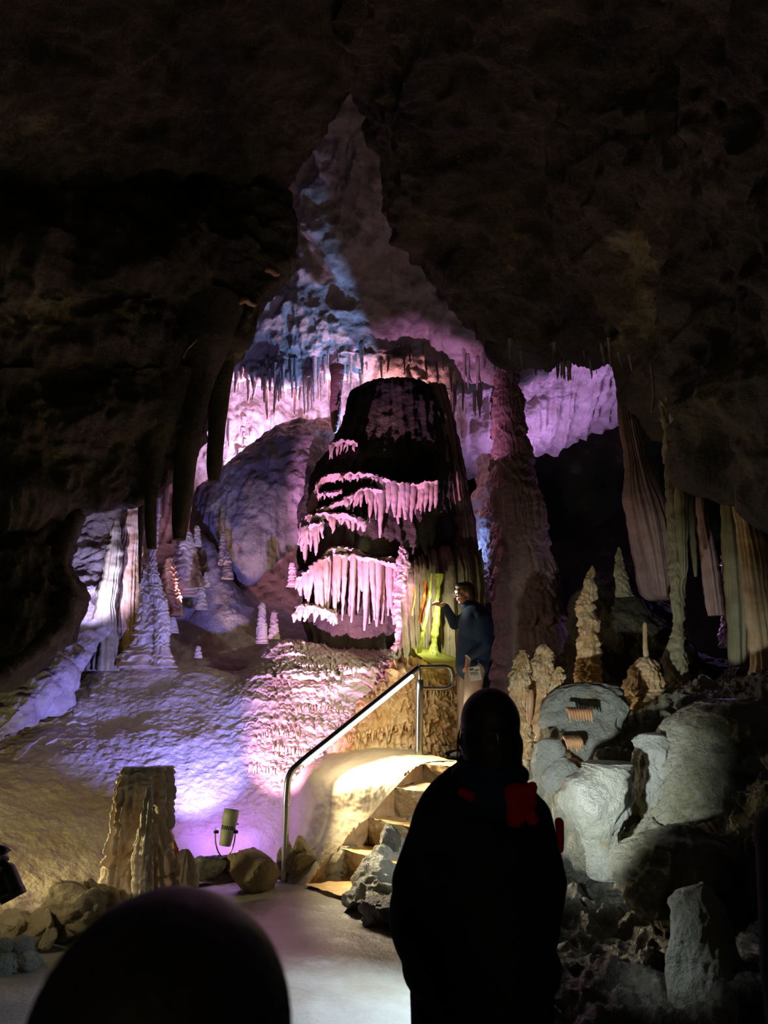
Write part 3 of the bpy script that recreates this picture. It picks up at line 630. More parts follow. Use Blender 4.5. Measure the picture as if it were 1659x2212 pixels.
for (cx, top, bot, hw, y, lab) in [
        (435, 1266, 1312, 10, 10.2, 'small rounded stalagmite stub standing alone in the dark hollow'),
        (372, 1332, 1362, 10, 10.0, 'pale stub catching light right beside the twin tiered stalagmites'),
        (482, 1150, 1215, 8, 10.9, 'small knobby stalagmite in front of the brown rock bulge'),
        (492, 1190, 1245, 9, 10.85, 'magenta knob just below right of the small knobby stalagmite'),
        (426, 1135, 1175, 7, 11.0, 'tiny pink stub below the tip of the right dark blade stalactite'),
        (445, 1235, 1262, 5, 10.7, 'tiny magenta knob above the rounded stub in the hollow'),
        (566, 1300, 1385, 10, 9.9, 'bright violet stalagmite of three stacked blobs on the mound crest'),
        (592, 1318, 1375, 9, 9.95, 'short knob-topped stalagmite right of the three stacked blobs'),
        (632, 1212, 1262, 9, 9.9, 'ringed pink stalagmite at the left edge of the jaw-like formation'),
        (655, 1385, 1412, 6, 9.7, 'tiny pink cone on top of the mound below the chin fringe'),
        (428, 1395, 1416, 6, 9.75, 'tiny white drip knob glowing in the dark hollow near the mound crest')]:
    h = bot - top
    tag(spine('small_stalagmite', [(bot + 6, cx, hw * 1.5), (bot, cx, hw * 1.35), (bot - h * .35, cx, hw), (bot - h * .7, cx, hw * .85), (top + h * .08, cx, hw * .6), (top, cx, 1)], M['calcite'], Y=y, nv=80, nu=36, disp=stalag(.07, .025, .3, 1.2, .008, cx * .1)), lab, S_)
tag(spine('flowstone_cone', [(1290, 400, 40, 10.9), (1260, 400, 36, 11), (1220, 402, 28, 11), (1190, 402, 22, 11), (1165, 404, 14, 11), (1150, 404, 5, 11)], M['calcite'], nv=150, nu=90, disp=stalag(.12, .05, .4, 2., .02, 8.)), 'broad pink draped cone under the longest dark blade stalactite', S_)
tag(spine('knobby_stalagmite', [(1330, 378, 18), (1290, 372, 18), (1260, 368, 14), (1225, 365, 12), (1205, 366, 6)], M['orange'], Y=10.6, nv=110, nu=60, disp=stalag(.09, .04, .4, 2., .015, 2.)), 'salmon-orange knobby stalagmite beside the thin spike stalagmite', S_)
tag(spine('rock_pillar', [(1440, 272, 30), (1380, 274, 24), (1300, 277, 21), (1220, 281, 20), (1150, 287, 15), (1080, 295, 7), (1040, 298, 5)], M['gold'], Y=9.95, nv=200, nu=80, disp=lambda p, A, V: flutes(p, A * .3, 9, .04, 2) + .03 * fbm(sc(p, 5), 3)), 'pink-topped brown pillar left of the twin tiered stalagmites', 'pillar')
tag(spine('rock_pillar', [(1450, 222, 32), (1380, 226, 24), (1300, 232, 17), (1240, 240, 12), (1190, 247, 9), (1150, 251, 5), (1120, 253, 2)], M['olive'], Y=9.7, nv=180, nu=80, disp=lambda p, A, V: flutes(p, A * .4, 9, .05, 6) + .04 * fbm(sc(p, 4), 3)), 'dark olive pillar, furthest left of the pillars', 'pillar')

# big dark blade stalactites with broken flat ends
def blade(pts, Y, lab, name='blade_stalactite', mt='dark', dr=.9, grp='dark blade stalactites'):
    o = spine(name, pts, M[mt], Y=Y, nv=140, nu=60, dr=dr, disp=lambda p, A, V: .012 * fbm(sc(p, 2, 2, 1), 2) + .010 * fbm(sc(p, 9, 9, 2), 2))
    return tag(o, lab, 'stalactite', grp)
blade([(1040, 461, 11), (1000, 463, 16), (900, 469, 19), (800, 482, 22), (752, 490, 22), (650, 510, 40), (560, 540, 50)], 7.9, 'black broken stalactite nearest the bright back wall')
blade([(1166, 386, 12), (1120, 390, 17), (1000, 402, 24), (900, 416, 28), (815, 430, 34), (740, 440, 60), (650, 450, 80)], 7.7, 'longest and widest black broken stalactite, its blunt end lowest of all')
blade([(1186, 327, 9), (1140, 326, 11), (1060, 326, 14), (1035, 330, 18), (980, 335, 24), (900, 350, 40), (800, 380, 40)], 7.6, 'black broken stalactite left of the longest one')
blade([(1260, 302, 2), (1200, 303, 4), (1120, 306, 6), (1040, 312, 9), (960, 320, 20)], 7.9, 'thin black spike hanging at the left end of the dark blades')
blade([(1120, 352, 2), (1060, 358, 6), (980, 366, 10), (900, 375, 16), (820, 390, 20)], 8.3, 'narrow reddish-black stalactite between two broad dark blades', mt='redcol')
blade([(752, 522, 17), (720, 530, 21), (660, 545, 20), (600, 560, 35), (520, 565, 40)], 8.0, 'black blunt shoulder of rock hanging above the blades, topmost of them', name='rock_shoulder')
for (cx, cy, L, Y, lab) in [(608, 590, 26, 7.7, 'curled brown rock tip sticking out of the upper dark silhouette'), (552, 655, 22, 7.6, 'flat brown rock tip under the curled one')]:
    tag(tube('rock_tip', [P(cx - L * 1.6, cy, Y), P(cx - L, cy - 6, Y - .05), P(cx - L * .5, cy + 2, Y), P(cx, cy + 4, Y + .1)], .03, M['gold'], taper=[.015, .035, .03, .01], rough=.012, n=30), lab, 'rock tip')
for (a, lab) in [([(395, 775), (405, 755), (425, 735), (440, 720), (455, 700)], 'thin twisted root-like crystal on the dark wall above the blades')]:
    tag(tube('helictite', [P(x, y, 7.45) for x, y in a], .006, M['gold'], n=30, nu=6, rough=.004), lab, 'helictite')

# ------------------------------------------------------------------ scatter of little stalactites
def variant(i):
    r = random.Random(50 + i)
    bend = r.uniform(-.05, .05)
    V, Fc = tube('x', [(0, 0, .12), (0, 0, 0), (bend * .4, 0, -.4), (bend, .01, -.8), (bend * 1.1, .0, -1)], .05, None, 'raw', nu=8, n=20, taper=[.075, .065, .045, .028, .008], rough=.012, seed=i * 4.)
    return V, Fc
VAR = {}
def stal_mesh(i, mt):
    if (i, mt) not in VAR:
        V, Fc = variant(i); o = mk('stalactite', V, Fc, M[mt]); VAR[(i, mt)] = o.data; bpy.data.objects.remove(o)
    return VAR[(i, mt)]
def scatter(G, box, n, Lr, mt, label, group, seed, thick=1.):
    r = random.Random(seed); nv, nu = G.shape[:2]; done = 0; tries = 0
    X = G[..., 0]; Yy = G[..., 1]; Z = G[..., 2]
    # project
    cx, sx = cos(PITCH), sin(PITCH); dz = Z - CAMZ
    fw = Yy * cx + dz * sx; upc = -Yy * sx + dz * cx
    PX = 829.5 + FPX * X / fw; PY = 1106 - FPX * upc / fw
    ok = np.argwhere((PX > box[0]) & (PX < box[2]) & (PY > box[1]) & (PY < box[3]))
    if len(ok) == 0: return
    for k in range(n):
        i, j = ok[r.randrange(len(ok))]
        o = bpy.data.objects.new('stalactite', stal_mesh(r.randrange(6), mt)); COL.objects.link(o)
        L = r.uniform(*Lr) * r.choice([.6, .8, 1, 1]); t = r.uniform(.5, 1.0) * thick
        o.location = (X[i, j], Yy[i, j], Z[i, j] + .0); o.scale = (t * (.35 + L * .9), t * (.35 + L * .9), L); o.rotation_euler = (0, 0, r.uniform(0, 6.28))
        tag(o, label, 'stalactite', group)
scatter(VG, (440, 770, 700, 840), 70, (.25, .75), 'wall', 'small pinkish stalactite in the fringe above the bright left part of the back wall', 'stalactites above the bright left wall', 1, 1.1)
scatter(VG, (690, 740, 960, 850), 60, (.2, .55), 'wall', 'small grey-violet stalactite in the fringe over the top of the stacked drip formation', 'stalactites over the stacked formation', 2)
scatter(VG, (950, 740, 1110, 850), 40, (.2, .6), 'wall', 'small dim stalactite in the fringe just left of the top of the great tiered column', 'stalactites left of the great column', 3)
scatter(CG, (1085, 735, 1370, 785), 60, (.15, .45), 'wall', 'small orange-pink stalactite along the low arch right of the great tiered column', 'stalactites along the right arch', 4)
scatter(BG, (470, 900, 600, 1010), 40, (.3, .8), 'wall', 'violet drip on the bright far wall just right of the nearest dark blade', 'drips on the far wall', 5)

# ------------------------------------------------------------------ great column right and dark forms behind
tag(spine('great_stalagmite', [(1500, 1160, 104), (1450, 1152, 90), (1400, 1148, 82), (1330, 1140, 78), (1250, 1132, 72), (1170, 1122, 62), (1090, 1116, 54), (1020, 1108, 46), (950, 1104, 40), (890, 1098, 36), (840, 1095, 30), (800, 1092, 24), (770, 1092, 26)], M['redcol'], Y=11, nv=620, nu=240, dr=.9,
    disp=lambda p, A, V: stalag(.42, .09, .30, 7., .012, 3.)(p, A, V) + stalag(.16, .022, .5, 10., .008, 7.)(p, A, V) + .04 * fbm(sc(p, 1.5), 3)), 'great tall tiered stalagmite column with rows of dark red drips', S_)
bl, _ = patch('rock_buttress', [
    [(1000, 1300, 12.6), (1030, 1300, 12), (1060, 1300, 11.8), (1100, 1300, 12)], [(1005, 1200, 12.6), (1035, 1200, 12), (1060, 1200, 11.9), (1100, 1200, 12)],
    [(1020, 1080, 12.6), (1045, 1080, 12.1), (1070, 1080, 12), (1100, 1080, 12)], [(1040, 980, 12.6), (1055, 980, 12.2), (1070, 980, 12), (1100, 980, 12)]],
    160, 60, M['wall'], rockd(.08, 2, .05, 8))
tag(bl, 'jagged rock edge flecked with blue light just left of the great column', 'rock edge')

def knob(name, pts, Y, mt, lab, d, nv=200, nu=70, dr=.85, cat=S_, grp=None):
    return tag(spine(name, pts, M[mt], Y=Y, nv=nv, nu=nu, dr=dr, disp=d), lab, cat, grp)
knob('knobby_stalagmite', [(1512, 1278, 30), (1480, 1272, 28), (1440, 1270, 22), (1400, 1272, 20), (1350, 1270, 17), (1300, 1268, 15), (1260, 1274, 9), (1235, 1278, 4), (1222, 1280, 1)], 7.4, 'gold', 'tall lumpy tan stalagmite standing on the grey flowstone dome', stalag(.16, .07, .7, 2.4, .03, 1.), 300)
knob('thin_stalagmite', [(1440, 1397, 7), (1400, 1394, 5), (1370, 1393, 4.5), (1350, 1393, 4), (1344, 1393, 1)], 7.1, 'gold', 'thin finger-like stalagmite standing on a rounded drip-covered dome', stalag(.1, .008, .2, 1.2, .006))
knob('drip_dome', [(1560, 1400, 75), (1520, 1398, 62), (1490, 1394, 45), (1460, 1394, 36), (1435, 1396, 24), (1420, 1397, 8)], 7.1, 'gold', 'rounded drip-covered dome under the thin finger-like stalagmite', stalag(.14, .06, .7, 3.4, .03, 4.), 200, 110, cat='flowstone dome')
knob('lumpy_column', [(1560, 1480, 60), (1510, 1470, 40), (1470, 1462, 26), (1430, 1458, 27), (1400, 1460, 22), (1360, 1464, 12), (1300, 1464, 14), (1250, 1462, 16), (1180, 1458, 16), (1100, 1456, 15), (1000, 1448, 12), (900, 1440, 11), (850, 1436, 14)], 7.6, 'olive', 'slender joined column, brown above and lumpy grey below, right of the finger-like stalagmite', stalag(.16, .03, .5, 2., .02, 6.), 340, cat='column')
knob('spike_stalagmite', [(1290, 1350, 18), (1240, 1340, 11), (1210, 1338, 7), (1182, 1337, 2)], 8.6, 'olive', 'small dim spike on the ridge between the great column and the brown curtains', stalag(.1, .04, .5, 2., .02, 9.))
dk, _ = patch('dark_ridge', [
    [(1180, 1560, 8.2), (1260, 1560, 8.0), (1350, 1560, 7.9), (1440, 1560, 7.9), (1560, 1560, 8), (1750, 1560, 8)],
    [(1190, 1480, 8.6), (1260, 1440, 8.3), (1350, 1420, 8.2), (1440, 1440, 8.2), (1560, 1460, 8.2), (1750, 1460, 8.2)],
    [(1230, 1330, 9.3), (1270, 1270, 9), (1340, 1270, 8.8), (1420, 1330, 8.8), (1500, 1430, 8.7), (1750, 1420, 8.7)],
    [(1240, 1330, 11), (1280, 1270, 11), (1340, 1250, 11), (1430, 1320, 11), (1520, 1430, 11), (1750, 1420, 11)]], 160, 200, M['dark'], rockd(.16, 1, .04, 6))
tag(dk, 'near-black rock ridge behind the lumpy tan stalagmite', 'rock ridge')

# curtains on the right
def cur_d(f, a, s): return lambda p, A, V: a * (1 - 2.4 * np.abs(noise(np.stack([np.cos(A) * f, np.sin(A) * f, p[..., 2] * .25 + s], -1)))) + .015 * fbm(sc(p, 6) + s, 3)
CT = 'curtains hanging at the right'
knob('rock_curtain', [(1296, 1432, 22), (1280, 1430, 36), (1200, 1418, 40), (1120, 1402, 40), (1060, 1386, 30), (1000, 1375, 16), (900, 1356, 10), (820, 1350, 11), (770, 1348, 18)], 8.8, 'redcol', 'brown-red fluted rock curtain, wide at its foot, at the left end of the right-hand curtains', cur_d(4, .06, 1), 240, 120, 1.0, 'rock curtain', CT)
knob('rock_curtain', [(1250, 1478, 3), (1200, 1476, 7), (1100, 1472, 10), (1000, 1470, 11), (900, 1462, 13), (840, 1458, 20)], 7.3, 'olive', 'long olive-green stalactite just right of the slender joined column', cur_d(2, .02, 2), 160, 50, 1, 'stalactite', CT)
knob('rock_curtain', [(1246, 1503, 2), (1200, 1500, 4), (1100, 1492, 6), (1000, 1488, 8), (880, 1480, 12)], 7.3, 'olive', 'thinner olive stalactite right of the long olive-green one', cur_d(2, .015, 3), 140, 40, 1, 'stalactite', CT)
knob('rock_curtain', [(1330, 1548, 14), (1250, 1538, 14), (1180, 1528, 12), (1100, 1516, 7), (1000, 1510, 4), (920, 1506, 6)], 8.4, 'redcol', 'dim reddish leaning column behind the olive stalactites', cur_d(2, .03, 4), 160, 50, 1, 'column', CT)
knob('rock_curtain', [(1440, 1600, 18), (1300, 1596, 20), (1200, 1590, 20), (1100, 1582, 16), (1030, 1576, 12), (960, 1570, 20)], 7.2, 'olive', 'dark olive column left of the long leaning curtain at the frame edge', cur_d(2.5, .04, 5), 180, 60, 1, 'column', CT)
knob('rock_curtain', [(1480, 1660, 30), (1420, 1655, 24), (1300, 1640, 20), (1200, 1628, 20), (1120, 1614, 17), (1040, 1598, 12), (980, 1585, 24)], 6.5, 'gold', 'long leaning tan curtain at the right frame edge', cur_d(2.5, .04, 6), 200, 80, 1, 'rock curtain', CT)
knob('far_stalagmite', [(1400, 1580, 26), (1350, 1575, 18), (1300, 1570, 12), (1250, 1566, 7), (1200, 1560, 3)], 11, 'calcite', 'small far stalagmite catching violet light between the right-hand columns', stalag(.14, .05, .5, 2, .03))
for a in ([(1440, 860), (1418, 835), (1400, 800)],):
    pass
roots = [([(1405, 780), (1412, 850), (1408, 890)], .012), ([(1500, 860), (1512, 930), (1540, 1000)], .012), ([(1610, 1040), (1640, 1100), (1680, 1160)], .012)]
for i, (a, r) in enumerate(roots):
    tag(tube('thin_rock_rib', [P(x, y, 6.9) for x, y in a], r, M['olive'], n=20, nu=8, rough=.006), ['thin hanging rib at the left foot of the right ceiling mass', 'thin slanting rib above the olive stalactites', 'thin slanting rib crossing the leaning tan curtain'][i], 'rock rib')

# ------------------------------------------------------------------ golden cluster and right flowstone
cl = empty('golden_popcorn_cluster', P(1160, 1600, 6.6), 'golden cluster of drip-fringed lumps glowing beside the standing woman', 'flowstone cluster')
for (pts, Y, sd, mt) in [([(1640, 1130, 20), (1590, 1126, 22), (1540, 1120, 18), (1490, 1122, 19), (1450, 1124, 16), (1420, 1128, 9), (1404, 1130, 3)], 6.7, 1, 'gold'),
                     ([(1600, 1170, 24), (1540, 1172, 26), (1500, 1172, 26), (1460, 1172, 24), (1430, 1172, 20), (1405, 1174, 13), (1392, 1176, 5)], 6.8, 3, 'gold'),
                     ([(1620, 1195, 18), (1560, 1200, 22), (1520, 1206, 20), (1480, 1204, 12), (1450, 1206, 6), (1440, 1207, 2)], 6.6, 5, 'gold')]:
    o = adopt(spine('lump', pts, M[mt], Y=Y, nv=200, nu=90, disp=stalag(.13, .07, .8, 3.2, .03, sd)), cl)
o = adopt(spine('orange_drip', [(1572, 1143, 2), (1550, 1144, 6), (1520, 1145, 8), (1500, 1146, 7), (1490, 1147, 4)], M['orange'], Y=6.45, nv=40, nu=24), cl); o['label'] = 'smooth bright orange drip'

def dome(name, pts, Y, mt, lab, d, nv=240, nu=150, dr=.8, cat='flowstone dome'):
    return tag(spine(name, pts, M[mt], Y=Y, nv=nv, nu=nu, dr=dr, disp=d), lab, cat)
def smooth_d(a=.04, s=0., fine=.012, fl=.02): return lambda p, A, V: 2.6 * a * fbm(sc(p, 1.8) + s, 4) + fine * 2.2 * fbm(sc(p, 14, 14, 5) + s, 3, ridge=True) * .6 + fl * .8 * fbm(sc(p, 9, 9, 2.2) + s, 2, ridge=True)
dome('flowstone_dome', [(1760, 1290, 120), (1700, 1290, 118), (1640, 1288, 110), (1580, 1280, 100), (1530, 1274, 84), (1500, 1270, 66), (1482, 1268, 40), (1474, 1268, 10)], 6.4, 'white', 'large grey-white flowstone dome under the lumpy tan stalagmite', smooth_d(.05, 1))
dome('rounded_flowstone', [(1690, 1185, 20), (1660, 1186, 30), (1625, 1186, 26), (1600, 1188, 14), (1594, 1188, 3)], 5.9, 'white', 'rounded glossy white knob left of the big grey dome', smooth_d(.02, 2, .006, .01), 80, 70)
dome('rounded_flowstone', [(1720, 1215, 34), (1690, 1214, 44), (1660, 1214, 36), (1640, 1214, 14), (1635, 1214, 3)], 5.8, 'white', 'second glossy knob below and right of the rounded white one', smooth_d(.02, 4, .006, .01), 80, 80)
for (cx, cy, w_, lab) in [(1253, 1545, 26, 'short orange drip fringe high on the grey dome'), (1240, 1608, 18, 'orange drip fringe in the middle of the grey dome'), (1238, 1658, 14, 'small orange drip fringe low on the grey dome')]:
    parts = []
    for k in range(9):
        x = cx - w_ + 2 * w_ * (k + .5) / 9; l = rnd.uniform(12, 24)
        a = P(x, cy - 8, 5.88 + abs(x - 1285) * .0008); b = a + Vector((0, -.03, -l * .0035))
        parts.append(tube('x', [a + Vector((0, .08, .02)), a, a.lerp(b, .5), b], .012, None, 'raw', nu=8, n=12, taper=[.014, .013, .010, .004]))
    V, Fc = join_raw(parts); tag(mk('drip_fringe', V, Fc, M['orange']), lab, 'drip fringe')

RWD = rockd(.14, 1.2, .05, 7, .06, 81.)
rw, RWG = patch('wall_right', [
    [(1230, 2500, 2.6), (1330, 2500, 2.5), (1450, 2500, 2.4), (1560, 2500, 2.3), (1700, 2500, 2.1), (1950, 2500, 1.9)],
    [(1190, 2212, 3.6), (1290, 2212, 3.5), (1420, 2212, 3.3), (1560, 2212, 3.1), (1700, 2212, 2.8), (1950, 2212, 2.5)],
    [(1150, 2020, 4.7), (1260, 2020, 4.8), (1400, 2020, 4.6), (1560, 2020, 4.2), (1700, 2020, 3.8), (1950, 2020, 3.2)],
    [(1130, 1900, 5.6), (1250, 1900, 5.7), (1390, 1900, 5.5), (1540, 1900, 5.0), (1700, 1880, 4.4), (1950, 1860, 3.7)],
    [(1120, 1800, 6.2), (1240, 1810, 5.9), (1380, 1840, 5.7), (1520, 1850, 5.2), (1700, 1840, 4.6), (1950, 1820, 3.9)]],
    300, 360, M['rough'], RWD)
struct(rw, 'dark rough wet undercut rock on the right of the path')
ub, _ = patch('flowstone_bank', [
    [(1180, 1830, 6.5), (1240, 1880, 6.2), (1330, 1900, 5.8), (1440, 1990, 5.1), (1560, 2000, 4.9), (1700, 1960, 4.6), (1950, 1900, 4.0)],
    [(1170, 1790, 6.2), (1240, 1850, 5.7), (1330, 1880, 5.3), (1440, 1960, 4.7), (1560, 1970, 4.5), (1700, 1930, 4.2), (1950, 1880, 3.7)],
    [(1150, 1740, 6.1), (1240, 1770, 5.6), (1330, 1790, 5.3), (1440, 1860, 4.8), (1560, 1860, 4.6), (1700, 1820, 4.2), (1950, 1780, 3.7)],
    [(1130, 1690, 6.4), (1240, 1690, 5.9), (1330, 1690, 5.7), (1440, 1740, 5.3), (1560, 1720, 5.0), (1700, 1680, 4.5), (1950, 1640, 3.9)],
    [(1120, 1650, 6.9), (1240, 1640, 6.5), (1340, 1610, 6.2), (1450, 1580, 5.9), (1560, 1560, 5.6), (1700, 1530, 5.0), (1950, 1500, 4.3)],
    [(1110, 1620, 7.6), (1240, 1580, 7.2), (1340, 1550, 7.0), (1450, 1530, 6.8), (1560, 1500, 6.6), (1700, 1470, 6.0), (1950, 1440, 5.2)],
    [(1110, 1600, 8.6), (1240, 1560, 8.4), (1340, 1530, 8.4), (1450, 1510, 8.4), (1560, 1480, 8.4), (1700, 1460, 8.0), (1950, 1430, 7.0)]],
    420, 480, M['grey'], lambda p, U, V: .13 * fbm(sc(p, 1.6) + 81, 3) + .05 * fbm(sc(p, 5, 5, 2.5) + 3, 3, ridge=True) + .02 * fbm(sc(p, 14, 14, 8) + 5, 3) + .6 * tiers(p, p[..., 0] - p[..., 1] * .4, .42, .14, .8, 8, .5, 22.))
tag(ub, 'olive-grey folded flowstone bank filling the right side below the stalagmites', 'flowstone bank')
dome('olive_ledge', [(1790, 1330, 90), (1740, 1330, 105), (1710, 1340, 110), (1690, 1350, 100), (1675, 1365, 60), (1668, 1380, 10)], 5.6, 'olive', 'smooth olive mud-coated ledge running right below the grey dome', smooth_d(.04, 8, .008, .01), 120, 120, cat='ledge')
dome('hanging_flowstone', [(1905, 1312, 4), (1880, 1308, 22), (1830, 1300, 32), (1780, 1286, 42), (1730, 1282, 46), (1705, 1286, 41), (1682, 1292, 33), (1660, 1302, 22), (1645, 1310, 8)], 5.0, 'white', 'brightest white wet flowstone lobe hanging right of the woman', lambda p, A, V: smooth_d(.04, 11, .014, .035)(p, A, V))
dome('hanging_flowstone', [(1790, 1425, 5), (1760, 1415, 16), (1720, 1405, 27), (1670, 1402, 32), (1620, 1402, 28), (1590, 1408, 12), (1582, 1410, 3)], 5.2, 'white', 'white flowstone lobe with brown drips at its foot, right of the brightest lobe', smooth_d(.04, 13, .014, .03))
dome('hanging_flowstone', [(1840, 1480, 16), (1800, 1500, 90), (1740, 1540, 130), (1660, 1560, 150), (1590, 1560, 140), (1540, 1560, 110), (1510, 1560, 30)], 5.2, 'grey', 'broad dark glittering flowstone mass at the right side', lambda p, A, V: .08 * fbm(sc(p, 1.6) + 3, 3) + stalag(.2, .05, .6, 6., .03, 8.)(p, A, V))
dome('hanging_flowstone', [(1985, 1420, 20), (1950, 1430, 70), (1900, 1450, 120), (1860, 1460, 130), (1830, 1460, 112), (1808, 1464, 84), (1790, 1470, 44), (1780, 1474, 12)], 4.5, 'grey', 'dim grey rolled ledge with a fringe, below the broad dark mass', lambda p, A, V: .06 * fbm(sc(p, 2) + 6, 3) + stalag(.15, .05, .6, 5., .03, 2.)(p, A, V))
dome('white_flowstone_slope', [(2330, 1600, 80), (2212, 1572, 66), (2120, 1540, 72), (2030, 1518, 76), (1970, 1512, 68), (1930, 1515, 44), (1905, 1520, 8)], 3.3, 'white', 'smooth pale flowstone slab at the lower right corner', smooth_d(.04, 17, .010, .015), cat='flowstone slab')
pf = 1
for (cx, cy, n, w_, L, Y, lab) in [(1435, 1748, 9, 20, 40, 5.12, 'brown drips under the white lobe in the right bank'), (1560, 1820, 9, 36, 60, 4.75, 'long dim brown drips at the far right of the bank')]:
    parts = []
    for k in range(n):
        x = cx - w_ + 2 * w_ * (k + .5) / n; l = rnd.uniform(.5, 1) * L * Y / FPX
        a = P(x, cy - 10 + rnd.uniform(-8, 8), Y)
        parts.append(tube('x', [a + Vector((0, .1, .05)), a, a + Vector((.02, 0, -l * .5)), a + Vector((.05, 0, -l))], .012, None, 'raw', nu=8, n=16, taper=[.014, .012, .008, .002], rough=.003))
    V, Fc = join_raw(parts); tag(mk('drip_fringe', V, Fc, M['orange']), lab, 'drip fringe')

# ------------------------------------------------------------------ rocks
def rock(name, px, base, w_, h_, Y, mt, label, seed, cat='rock', grp=None, sub=5, amp=.35, rot=0, flat=.55):
    c = P(px, base, Y); s = Y / FPX
    bm = bmesh.new(); bmesh.ops.create_icosphere(bm, subdivisions=sub, radius=1)
    V = np.array([v.co[:] for v in bm.verts])
    d = 1 + amp * fbm(V * 1.1 + seed * 7.1, 3) + .10 * fbm(V * 3.2 + seed, 3, ridge=True) + .05 * fbm(V * 7 + seed, 3, ridge=True)
    r_ = np.random.RandomState(seed)
    V = V * d[:, None]
    for k in range(9):            # chisel flat facets
        n = r_.normal(size=3); n /= np.linalg.norm(n); lim = flat + r_.uniform(.1, .35)
        dd = V @ n - lim; V -= np.clip(dd, 0, None)[:, None] * n * .85
    V *= np.array([w_ * s / 2, w_ * s / 2 * .8, h_ * s / 2]) / .85
    a = rot; V = V @ np.array([[cos(a), 0, -sin(a)], [0, 1, 0], [sin(a), 0, cos(a)]])
    V[:, 2] += h_ * s / 2
    V += np.array(c)
    for v, q in zip(bm.verts, V): v.co = q
    o = bmo(name, bm, M[mt]); return tag(o, label, cat, grp)
rock('boulder', 550, 1926, 86, 78, 7.0, 'rockl', 'rounded olive boulder between the floodlight and the handrail foot', 1, 'boulder')
rock('rock', 456, 1906, 84, 44, 7.0, 'rough', 'dark jagged rock below the floodlight', 2)
rock('rock', 612, 1900, 30, 62, 7.35, 'rockl', 'small upright stone wedged beside the handrail foot', 3)
rock('rock', 650, 1890, 44, 62, 7.3, 'rockl', 'squat stone just right of the handrail foot', 13, rot=.3)
rock('rock_slab', 700, 1893, 120, 54, 7.45, 'rockl', 'leaning slab of rock at the left of the lowest step', 4, rot=-.75, cat='rock')
rock('rock_slab', 664, 1876, 110, 36, 7.62, 'rockl', 'flat slab behind the leaning one beside the lowest step', 5, rot=-.5)
rock('rock_block', 843, 1848, 34, 54, 6.9, 'rough', 'small rounded dark stone standing on the white rocks by the steps', 6)
rock('rough_rock', 168, 2012, 118, 74, 5.75, 'rockl', 'rough crumbly tan rock left of the broken stalagmite', 7, amp=.5, flat=.8)
rock('stone', 34, 2040, 66, 52, 5.55, 'rockl', 'pale crumbly stone at the left frame edge', 8)
rock('stone', 85, 2052, 46, 62, 5.45, 'rockl', 'smooth faceted yellow stone standing upright in the rock row', 9, rot=.3)
rock('stone', 100, 2056, 26, 42, 5.4, 'rockl', 'small yellow stone leaning on the right of the upright one', 10, rot=.4)
rock('stone', 60, 2052, 44, 34, 5.5, 'rockl', 'low brown stone between the pale stone and the yellow one', 11)
rock('stone', 112, 2010, 34, 24, 5.8, 'rockl', 'small pale stone tucked under the rough crumbly rock', 12)
rock('stone', 208, 2010, 50, 50, 5.8, 'rockl', 'yellowish stone at the left foot of the broken stalagmite', 14)
for k, (x, y, w_, h_) in enumerate([(10, 2085, 46, 30), (45, 2075, 34, 40), (28, 2100, 60, 30), (60, 2092, 40, 26), (5, 2060, 30, 26), (-10, 2110, 60, 40)]):
    rock('cobble', x, y, w_, h_, 5.15 - k * .02, 'white', ['wet cobble, leftmost in the low row', 'upright pinkish wet cobble below the pale stone', 'flat wet cobble lying in front of the others', 'rounded grey-green wet cobble below the yellow stone', 'small dull cobble under the pale stone at the frame edge', 'wet cobble cut by the left frame edge, lowest of all'][k], 30 + k, 'cobble', sub=4, amp=.15, flat=.9)
# white-lit rocky bank right of the stairs
def bank_d(p, U, V):
    e = np.clip(U / .12, .2, 1)
    return (.07 * fbm(sc(p, 2.6) + 9, 4) + .07 * fbm(sc(p, 3.2) + 4, 3, ridge=True) + .02 * fbm(sc(p, 12) + 4, 3)) * e
BR = []
for (x, y, Y) in [(745, 1975, 6.35), (762, 1948, 6.55), (800, 1893, 6.85), (842, 1830, 7.05), (885, 1768, 7.25), (925, 1716, 7.5), (985, 1672, 7.9), (1010, 1640, 8.6)]:
    BR.append([(x + 14, y + 30, Y + .25), (x, y, Y), (x + 45, y + 4, Y - .12), (x + 90, y + 60, Y - .35), (x + 150, y + 130, Y - .7), (x + 230, y + 160, Y - .9), (x + 330, y + 190, Y - 1.0), (x + 460, y + 150, Y - .9)])
bk, _ = patch('rocky_bank', BR, 300, 300, M['white'], bank_d)
tag(bk, 'craggy white-lit rock bank rising along the right side of the steps', 'rock bank')
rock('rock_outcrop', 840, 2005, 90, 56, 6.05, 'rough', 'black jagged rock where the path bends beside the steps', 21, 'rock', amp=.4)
rock('rock_outcrop', 905, 2030, 100, 60, 5.85, 'rough', 'low black rock at the path edge touching the jacket of the standing woman', 24, 'rock', amp=.5)

